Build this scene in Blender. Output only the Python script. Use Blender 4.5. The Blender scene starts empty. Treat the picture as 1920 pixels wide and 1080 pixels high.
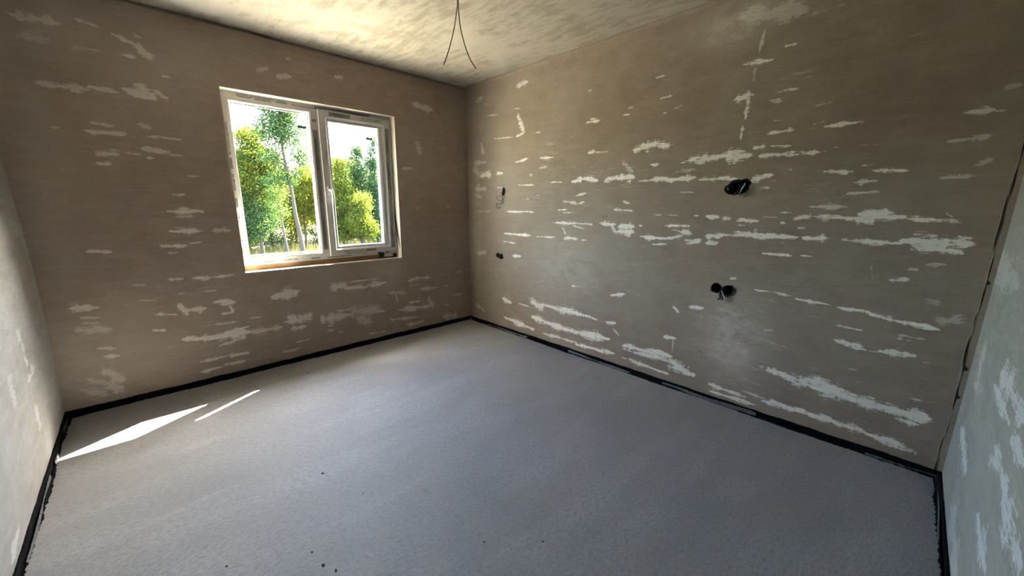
import bpy, bmesh, math, random
import numpy as np
from mathutils import Vector, Matrix

# ------------------------------------------------------------------ scene, camera, light
scene = bpy.context.scene
col = scene.collection
LW, LR, H = 3.286, 3.897, 2.6            # window wall width, right wall length, height (room corner at the origin)

cam_d = bpy.data.cameras.new('camera')
cam_d.sensor_width = 36.0
cam_d.lens = 723.3 * 36.0 / 1920.0
cam_d.clip_start = 0.02
cam = bpy.data.objects.new('camera', cam_d)
col.objects.link(cam)
r_ = Vector((0.72049725, -0.69343672, 0.00540621))
u_ = Vector((0.14210051, 0.15526742, 0.97759883))
f_ = Vector((0.67874234, 0.70358905, -0.21040746))
m_ = Matrix.Identity(4)
for i in range(3):
    m_[i][0], m_[i][1], m_[i][2] = r_[i], u_[i], -f_[i]
m_[0][3], m_[1][3], m_[2][3] = -2.7828, -3.6141, 1.3603
cam.matrix_world = m_
scene.camera = cam

vs = scene.view_settings
vs.view_transform = 'Standard'
vs.look = 'None'
vs.gamma = 1.0
vs.use_curve_mapping = False
vs.exposure = 2.95

world = bpy.data.worlds.new('sky')
scene.world = world
world.use_nodes = True
wn = world.node_tree.nodes
wn.clear()
sky = wn.new('ShaderNodeTexSky')
sky.sky_type = 'NISHITA'
sky.sun_disc = False
sky.sun_elevation = math.radians(45)
sky.sun_rotation = math.radians(61)
sky.air_density = 1.0
sky.dust_density = 2.5
bg = wn.new('ShaderNodeBackground')
bg.inputs['Strength'].default_value = 1.0
out = wn.new('ShaderNodeOutputWorld')
world.node_tree.links.new(sky.outputs[0], bg.inputs[0])
world.node_tree.links.new(bg.outputs[0], out.inputs[0])

sun_d = bpy.data.lights.new('sun', 'SUN')
sun_d.energy = 48.0
sun_d.angle = math.radians(0.53)
sun_d.color = (1.0, 0.93, 0.82)
sun = bpy.data.objects.new('sun', sun_d)
col.objects.link(sun)
sun.rotation_euler = Vector((-0.871, -0.484, -1.0)).to_track_quat('-Z', 'Y').to_euler()
sun.location = (8, 5, 10)

def portal(name, loc, rot, sx, sy):
    d = bpy.data.lights.new(name, 'AREA')
    d.shape = 'RECTANGLE'
    d.size, d.size_y = sx, sy
    d.cycles.is_portal = True
    o = bpy.data.objects.new(name, d)
    col.objects.link(o)
    o.location = loc
    o.rotation_euler = rot
portal('window_daylight', (-1.54, 0.37, 1.5), (math.radians(-90), 0, 0), 1.33, 1.34)

cy = scene.cycles
cy.use_denoising = True
cy.max_bounces = 12
cy.diffuse_bounces = 7
cy.glossy_bounces = 4
cy.transparent_max_bounces = 24
cy.sample_clamp_indirect = 20.0
cy.caustics_reflective = True
cy.blur_glossy = 0.1

# ------------------------------------------------------------------ helpers
def link(o, parent=None):
    col.objects.link(o)
    if parent:
        o.parent = parent
    return o

def tag(o, label=None, cat=None, group=None, kind=None):
    if label: o['label'] = label
    if cat: o['category'] = cat
    if group: o['group'] = group
    if kind: o['kind'] = kind
    return o

def empty(name, loc=(0, 0, 0)):
    o = bpy.data.objects.new(name, None)
    o.empty_display_size = 0.05
    o.location = loc
    return link(o)

class MB:
    """collects simple shapes and links them as one mesh object"""
    def __init__(self):
        self.v, self.f = [], []
    def box(self, a, b):
        x0, y0, z0 = a; x1, y1, z1 = b
        n = len(self.v)
        self.v += [(x0,y0,z0),(x1,y0,z0),(x1,y1,z0),(x0,y1,z0),(x0,y0,z1),(x1,y0,z1),(x1,y1,z1),(x0,y1,z1)]
        self.f += [tuple(n+i for i in q) for q in ((0,3,2,1),(4,5,6,7),(0,1,5,4),(1,2,6,5),(2,3,7,6),(3,0,4,7))]
        return self
    def ring(self, x0, x1, z0, z1, prof):
        """mitred rectangular frame in the xz plane; prof = closed loop of (inset, y)"""
        n = len(self.v); k = len(prof)
        for cx, cz, sx, sz in ((x0,z0,1,1),(x1,z0,-1,1),(x1,z1,-1,-1),(x0,z1,1,-1)):
            for d, y in prof:
                self.v.append((cx+sx*d, y, cz+sz*d))
        for c in range(4):
            c2 = (c+1) % 4
            for i in range(k):
                j = (i+1) % k
                self.f.append((n+c*k+i, n+c*k+j, n+c2*k+j, n+c2*k+i))
        return self
    def tube(self, pts, rads, seg=8, cap=True):
        pts = [Vector(q) for q in pts]
        n0 = len(self.v)
        if not hasattr(rads, '__len__'):
            rads = [rads]*len(pts)
        ref = Vector((0.31, 0.87, 0.38))
        for i, q in enumerate(pts):
            t = (pts[min(i+1, len(pts)-1)] - pts[max(i-1, 0)]).normalized()
            a = t.cross(ref)
            if a.length < 1e-3: a = t.cross(Vector((1,0,0)))
            a.normalize(); b = t.cross(a)
            for s in range(seg):
                an = 2*math.pi*s/seg
                self.v.append(tuple(q + (a*math.cos(an)+b*math.sin(an))*rads[i]))
        for i in range(len(pts)-1):
            for s in range(seg):
                s2 = (s+1) % seg
                self.f.append((n0+i*seg+s, n0+i*seg+s2, n0+(i+1)*seg+s2, n0+(i+1)*seg+s))
        if cap:
            self.f.append(tuple(n0+s for s in range(seg))[::-1])
            self.f.append(tuple(n0+(len(pts)-1)*seg+s for s in range(seg)))
        return self
    def build(self, name, mat, parent=None, smooth=False, bevel=0):
        me = bpy.data.meshes.new(name)
        me.from_pydata(self.v, [], self.f)
        bm = bmesh.new(); bm.from_mesh(me)
        bmesh.ops.recalc_face_normals(bm, faces=bm.faces)
        bm.to_mesh(me); bm.free()
        me.materials.append(mat)
        if smooth:
            me.polygons.foreach_set('use_smooth', [True]*len(me.polygons))
        o = link(bpy.data.objects.new(name, me), parent)
        if bevel:
            md = o.modifiers.new('bevel', 'BEVEL'); md.width = bevel; md.segments = 2; md.limit_method = 'ANGLE'
        return o

def spline(pts, n=8):
    """Catmull-Rom through the points"""
    P = [Vector(q) for q in pts]; P = [2*P[0]-P[1]] + P + [2*P[-1]-P[-2]]
    o = []
    for i in range(1, len(P)-2):
        for k in range(n):
            t = k/n; a, b, c, d = P[i-1:i+3]
            o.append(0.5*((2*b)+(c-a)*t+(2*a-5*b+4*c-d)*t*t+(3*b-a-3*c+d)*t**3))
    o.append(P[-2])
    return o

# ------------------------------------------------------------------ materials
class NT:
    def __init__(self, name):
        self.m = bpy.data.materials.new(name); self.m.use_nodes = True
        self.t = self.m.node_tree; self.t.nodes.clear()
        self.out = self.t.nodes.new('ShaderNodeOutputMaterial')
    def n(self, typ, **kw):
        nd = self.t.nodes.new(typ)
        for k, v in kw.items():
            if k in nd.inputs.keys() or isinstance(k, int): self.set(nd, k, v)
            else: setattr(nd, k, v)
        return nd
    def set(self, nd, key, v):
        s = nd.inputs[key]
        if isinstance(v, bpy.types.NodeSocket): self.t.links.new(v, s)
        else: s.default_value = v
    def math(self, op, a, b=None, c=None, clamp=False):
        nd = self.t.nodes.new('ShaderNodeMath'); nd.operation = op; nd.use_clamp = clamp
        for i, v in enumerate((a, b, c)):
            if v is not None: self.set(nd, i, v)
        return nd.outputs[0]
    def mix(self, fac, a, b):
        nd = self.t.nodes.new('ShaderNodeMix'); nd.data_type = 'RGBA'
        self.set(nd, 0, fac); self.set(nd, 6, a); self.set(nd, 7, b)
        return nd.outputs[2]
    def coord(self, scale=(1,1,1), rot=(0,0,0), loc=(0,0,0)):
        tc = self.t.nodes.new('ShaderNodeTexCoord'); mp = self.t.nodes.new('ShaderNodeMapping')
        self.t.links.new(tc.outputs['Object'], mp.inputs[0])
        mp.inputs['Scale'].default_value = scale; mp.inputs['Rotation'].default_value = rot; mp.inputs['Location'].default_value = loc
        return mp.outputs[0]
    def noise(self, scale, detail=4, rough=0.55, vec=None, dist=0):
        nd = self.t.nodes.new('ShaderNodeTexNoise')
        nd.inputs['Scale'].default_value = scale; nd.inputs['Detail'].default_value = detail
        nd.inputs['Roughness'].default_value = rough; nd.inputs['Distortion'].default_value = dist
        self.t.links.new(vec if vec else self.coord(), nd.inputs['Vector'])
        return nd.outputs['Fac']
    def ramp(self, fac, lo, hi):
        nd = self.t.nodes.new('ShaderNodeMapRange'); nd.interpolation_type = 'SMOOTHSTEP'
        self.set(nd, 'Value', fac); nd.inputs['From Min'].default_value = lo; nd.inputs['From Max'].default_value = hi
        return nd.outputs[0]
    def bump(self, h, dist, strength=1.0, normal=None):
        nd = self.t.nodes.new('ShaderNodeBump'); nd.inputs['Distance'].default_value = dist; nd.inputs['Strength'].default_value = strength
        self.t.links.new(h, nd.inputs['Height'])
        if normal: self.t.links.new(normal, nd.inputs['Normal'])
        return nd.outputs[0]
    def bsdf(self, color, rough=0.6, normal=None, spec=0.3, metal=0.0, **kw):
        nd = self.t.nodes.new('ShaderNodeBsdfPrincipled')
        self.set(nd, 'Base Color', color); self.set(nd, 'Roughness', rough)
        nd.inputs['Specular IOR Level'].default_value = spec; nd.inputs['Metallic'].default_value = metal
        if normal: self.t.links.new(normal, nd.inputs['Normal'])
        self.t.links.new(nd.outputs[0], self.out.inputs[0])
        return nd

def rgb(r, g, b): return (r, g, b, 1.0)

def plain(name, c, rough=0.5, spec=0.4, metal=0.0, vary=0.12, scale=40, bump=0.0):
    t = NT(name)
    n = t.noise(scale)
    d = tuple(v*(1-vary) for v in c[:3]) + (1,); e = tuple(min(1, v*(1+vary)) for v in c[:3]) + (1,)
    nm = t.bump(n, bump) if bump else None
    t.bsdf(t.mix(n, d, e), rough, nm, spec, metal)
    return t.m

def wall_material(name, base_a, base_b, skim, hor, amount=0.0, gloss=0.62):
    """raw plaster with thin white skim smears; attribute 'smear' = stroke field, 'coat' = how thick the coat is"""
    t = NT(name)
    sx = (3.0, 3.0, 22.0)
    at = t.n('ShaderNodeAttribute', attribute_name='smear').outputs['Fac']
    al = t.n('ShaderNodeAttribute', attribute_name='coat').outputs['Fac']
    ck = t.n('ShaderNodeAttribute', attribute_name='crack').outputs['Fac']
    nz = t.noise(1.6, 6, 0.72, t.coord(sx))
    nf = t.noise(30, 6, 0.8, t.coord((1, 1, 2.6)))
    nv = t.noise(3.0, 3, 0.6, t.coord((14, 14, 1.3)))
    rag = t.math('ADD', t.math('MULTIPLY', t.math('SUBTRACT', nz, 0.5), 3.0), t.math('MULTIPLY', t.math('SUBTRACT', nf, 0.5), 3.4))
    rag = t.math('ADD', rag, t.math('MULTIPLY', t.math('SUBTRACT', nv, 0.5), 1.6))
    nh = t.noise(6.0, 4, 0.7, t.coord((1.5, 1.5, 26)))
    rag = t.math('ADD', rag, t.math('MULTIPLY', t.math('SUBTRACT', nh, 0.5), 3.2))
    mask = t.ramp(t.math('ADD', at, rag), 0.12, 0.6)
    mask = t.math('MULTIPLY', mask, al)
    # faint overall scraps of coat
    big = t.noise(1.1, 4, 0.6)
    scr = t.ramp(t.math('ADD', t.noise(2.2, 7, 0.75, t.coord((2.2, 2.2, 14), loc=(3, 1, 7))), t.math('MULTIPLY', big, 0.35)), 0.83 - amount, 1.02 - amount)
    mask = t.math('MAXIMUM', mask, t.math('MULTIPLY', scr, 0.35 + amount))
    grain = t.noise(95, 5, 0.75)
    mid = t.noise(7, 6, 0.7, t.coord((1, 1, 1.6)))
    cb = t.mix(t.ramp(big, 0.3, 0.7), base_a, base_b)
    cb = t.mix(t.math('MULTIPLY', t.math('SUBTRACT', mid, 0.36), 1.5, clamp=True), cb, rgb(base_a[0]*0.62, base_a[1]*0.58, base_a[2]*0.52))
    cb = t.mix(t.math('MULTIPLY', t.ramp(grain, 0.35, 0.75), 0.42), cb, rgb(base_b[0]*0.55, base_b[1]*0.55, base_b[2]*0.52))
    trow = t.ramp(t.noise(3.5, 6, 0.75, t.coord((1.4, 1.4, 7), loc=(9, 4, 2))), 0.42, 0.72)
    cb = t.mix(t.math('MULTIPLY', trow, 0.30), cb, rgb(base_b[0]*1.35, base_b[1]*1.36, base_b[2]*1.38))
    olive = t.ramp(t.noise(1.9, 5, 0.65, t.coord(loc=(5, 2, 8))), 0.38, 0.66)
    cb = t.mix(t.math('MULTIPLY', olive, 0.35), cb, rgb(base_b[0]*1.12, base_b[1]*1.14, base_b[2]*1.10))
    cl = t.n('ShaderNodeAttribute', attribute_name='cloud').outputs['Fac']
    cb = t.mix(t.math('MULTIPLY', cl, t.ramp(t.math('ADD', mid, t.math('MULTIPLY', nf, 0.5)), 0.45, 1.0)), cb, skim)
    c = t.mix(mask, cb, skim)
    c = t.mix(t.ramp(ck, 0.55, 0.75), c, rgb(0.02, 0.018, 0.015))
    h = t.math('ADD', t.math('MULTIPLY', grain, 0.35), t.math('MULTIPLY', mask, 0.35))
    h = t.math('ADD', h, t.math('MULTIPLY', mid, 0.9))
    h = t.math('SUBTRACT', h, t.math('MULTIPLY', t.ramp(ck, 0.4, 0.8), 3.0))
    t.bsdf(c, t.math('SUBTRACT', gloss + 0.2, t.math('MULTIPLY', mask, 0.22)), t.bump(h, 0.0022, 0.8), 0.25)
    return t.m

M = {}
M['wall_r'] = wall_material('bare_plaster_right', rgb(.285,.228,.172), rgb(.305,.262,.217), rgb(.80,.775,.71), True, 0.05)
M['wall_b'] = wall_material('bare_plaster_back', rgb(.335,.255,.205), rgb(.345,.280,.243), rgb(.70,.645,.59), True, 0.04)
M['wall_l'] = wall_material('pale_plaster_left', rgb(.365,.335,.295), rgb(.415,.405,.40), rgb(.62,.62,.63), False, 0.06)
M['wall_f'] = wall_material('pale_plaster_front', rgb(.33,.32,.265), rgb(.36,.36,.33), rgb(.62,.64,.63), False, 0.07)
M['reveal'] = plain('cream_reveal_plaster', rgb(.66,.61,.52), 0.16, 1.0, vary=0.06, scale=12)

def ceiling_material():
    t = NT('skimmed_ceiling')
    at = t.n('ShaderNodeAttribute', attribute_name='smear').outputs['Fac']
    al = t.n('ShaderNodeAttribute', attribute_name='coat').outputs['Fac']
    st = t.noise(2.0, 6, 0.7, t.coord((10, 2.2, 1), rot=(0, 0, 0.5)))
    big = t.noise(1.5, 5, 0.65)
    fine = t.noise(60, 4, 0.7)
    m1 = t.ramp(t.math('ADD', t.math('MULTIPLY', st, 0.8), t.math('ADD', t.math('MULTIPLY', big, 0.5), t.math('MULTIPLY', t.noise(9, 6, 0.75), 0.4))), 0.80, 1.02)
    rag = t.math('MULTIPLY', t.math('SUBTRACT', st, 0.5), 3.4)
    m2 = t.math('MULTIPLY', t.ramp(t.math('ADD', at, rag), 0.25, 0.6), al)
    c = t.mix(m1, rgb(.47,.445,.38), rgb(.32,.28,.22))
    c = t.mix(m2, c, rgb(.34,.28,.20))
    c = t.mix(t.math('MULTIPLY', fine, 0.2), c, rgb(.45,.41,.34))
    h = t.math('ADD', t.math('MULTIPLY', st, 1.0), t.math('MULTIPLY', fine, 0.25))
    t.bsdf(c, 0.75, t.bump(h, 0.004, 0.8), 0.2)
    return t.m
M['ceiling'] = ceiling_material()

def floor_material():
    t = NT('concrete_screed')
    grain = t.noise(210, 4, 0.7)
    g2 = t.noise(45, 5, 0.7, t.coord((1, 1.8, 1), rot=(0, 0, 0.6)))
    big = t.noise(0.9, 5, 0.6)
    sw = t.noise(1.2, 4, 0.6, t.coord((1, 4.5, 1), rot=(0, 0, 0.72)), 0.6)
    c = t.mix(t.ramp(big, 0.3, 0.7), rgb(.275,.265,.275), rgb(.335,.325,.335))
    c = t.mix(t.math('MULTIPLY', t.ramp(sw, 0.42, 0.75), 0.55), c, rgb(.40,.395,.405))
    c = t.mix(t.ramp(g2, 0.4, 0.75), c, rgb(.215,.21,.205))
    c = t.mix(t.ramp(grain, 0.5, 0.7), c, rgb(.18,.177,.175))
    br = t.ramp(t.noise(5.5, 3, 0.5, t.coord(loc=(4, 9, 0))), 0.715, 0.76)
    c = t.mix(t.math('MULTIPLY', br, 0.4), c, rgb(.20,.155,.10))
    vo = t.n('ShaderNodeTexVoronoi'); vo.inputs['Scale'].default_value = 7.0; t.t.links.new(t.coord(), vo.inputs['Vector'])
    sp = t.math('LESS_THAN', vo.outputs['Distance'], t.math('MULTIPLY', t.math('SUBTRACT', t.noise(3, 2), 0.47), 0.22))
    c = t.mix(t.math('MULTIPLY', sp, 0.8), c, rgb(.09,.08,.07))
    h = t.math('ADD', t.math('MULTIPLY', grain, 0.5), t.math('MULTIPLY', g2, 1.0))
    t.bsdf(c, t.math('ADD', 0.42, t.math('MULTIPLY', g2, 0.3)), t.bump(h, 0.0028, 0.9), 0.35)
    return t.m
M['floor'] = floor_material()

M['foam'] = plain('black_edge_foam', rgb(.006,.006,.007), 0.8, 0.06, vary=0.5, scale=60, bump=0.004)
M['foil'] = plain('grey_edge_foil', rgb(.10,.105,.115), 0.4, 0.4, vary=0.6, scale=30, bump=0.004)
M['pvc'] = plain('white_pvc', rgb(.43,.42,.41), 0.3, 0.45, vary=0.03, scale=5)
M['film'] = plain('grey_protective_film', rgb(.15,.145,.155), 0.35, 0.4, vary=0.2, scale=30)
M['film_pale'] = plain('pale_protective_film', rgb(.42,.41,.395), 0.35, 0.4, vary=0.1, scale=30)
M['print'] = plain('dark_print', rgb(.025,.025,.03), 0.5, 0.2)
M['gasket'] = plain('black_gasket', rgb(.012,.012,.013), 0.5, 0.3)
M['wood'] = plain('raw_wood', rgb(.20,.12,.06), 0.7, 0.2, vary=0.4, scale=18, bump=0.002)
M['black_plastic'] = plain('black_plastic', rgb(.006,.006,.007), 0.45, 0.35, vary=0.3)
M['cable_black'] = plain('black_cable', rgb(.01,.01,.01), 0.4, 0.4)
M['cable_grey'] = plain('pale_cable', rgb(.55,.52,.46), 0.4, 0.4)
M['copper_wire'] = plain('brown_wire', rgb(.16,.05,.03), 0.4, 0.4)
M['dark_wire'] = plain('dark_wire', rgb(.05,.045,.04), 0.4, 0.4)
M['sticker'] = plain('glass_sticker', rgb(.16,.18,.21), 0.5, 0.3, vary=0.3, scale=60)
M['roof'] = plain('eave_boards', rgb(.45,.40,.34), 0.7, 0.2)
M['render'] = plain('outside_render', rgb(.62,.60,.56), 0.8, 0.2)
M['metal'] = plain('grey_sill_metal', rgb(.5,.5,.5), 0.4, 0.5, 0.6)

def glass_material():
    t = NT('window_glass')
    tr = t.n('ShaderNodeBsdfTransparent'); tr.inputs[0].default_value = (.97,.985,.98,1)
    gl = t.n('ShaderNodeBsdfGlossy'); gl.inputs['Roughness'].default_value = 0.02
    lw = t.n('ShaderNodeLayerWeight'); lw.inputs[0].default_value = 0.5
    fr = t.math('ADD', 0.03, t.math('MULTIPLY', t.math('POWER', lw.outputs['Facing'], 5.0), 0.9))   # Schlick, the same from both sides
    mx = t.n('ShaderNodeMixShader')
    t.t.links.new(fr, mx.inputs[0]); t.t.links.new(tr.outputs[0], mx.inputs[1]); t.t.links.new(gl.outputs[0], mx.inputs[2])
    t.t.links.new(mx.outputs[0], t.out.inputs[0])
    return t.m
M['glass'] = glass_material()

def leaf_material():
    t = NT('leaf')
    at = t.n('ShaderNodeAttribute', attribute_name='tint').outputs['Color']
    d = t.n('ShaderNodeBsdfDiffuse'); t.t.links.new(at, d.inputs[0])
    tr = t.n('ShaderNodeBsdfTranslucent')
    hs = t.n('ShaderNodeHueSaturation'); hs.inputs['Hue'].default_value = 0.48; hs.inputs['Saturation'].default_value = 1.1; hs.inputs['Value'].default_value = 1.0
    t.t.links.new(at, hs.inputs['Color']); t.t.links.new(hs.outputs[0], tr.inputs[0])
    mx = t.n('ShaderNodeMixShader'); mx.inputs[0].default_value = 0.5
    t.t.links.new(d.outputs[0], mx.inputs[1]); t.t.links.new(tr.outputs[0], mx.inputs[2]); t.t.links.new(mx.outputs[0], t.out.inputs[0])
    return t.m
M['leaf'] = leaf_material()
M['alu'] = plain('aluminium_spacer', rgb(.86,.86,.85), 0.38, 0.5, 1.0, vary=0.04, scale=8)
M['crumb'] = plain('dark_mortar', rgb(.05,.045,.04), 0.9, 0.1)
M['bark'] = plain('bark', rgb(.045,.036,.028), 0.85, 0.1, vary=0.4, scale=14, bump=0.01)
M['bounce_ground'] = plain('pale_bounce_ground', rgb(.30,.26,.19), 0.9, 0.1, vary=0.25, scale=2.0)  # pale tone of the added ground that throws sunlight indoors
M['ground'] = plain('meadow', rgb(.034,.030,.006), 0.9, 0.1, vary=0.5, scale=1.3)

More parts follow.
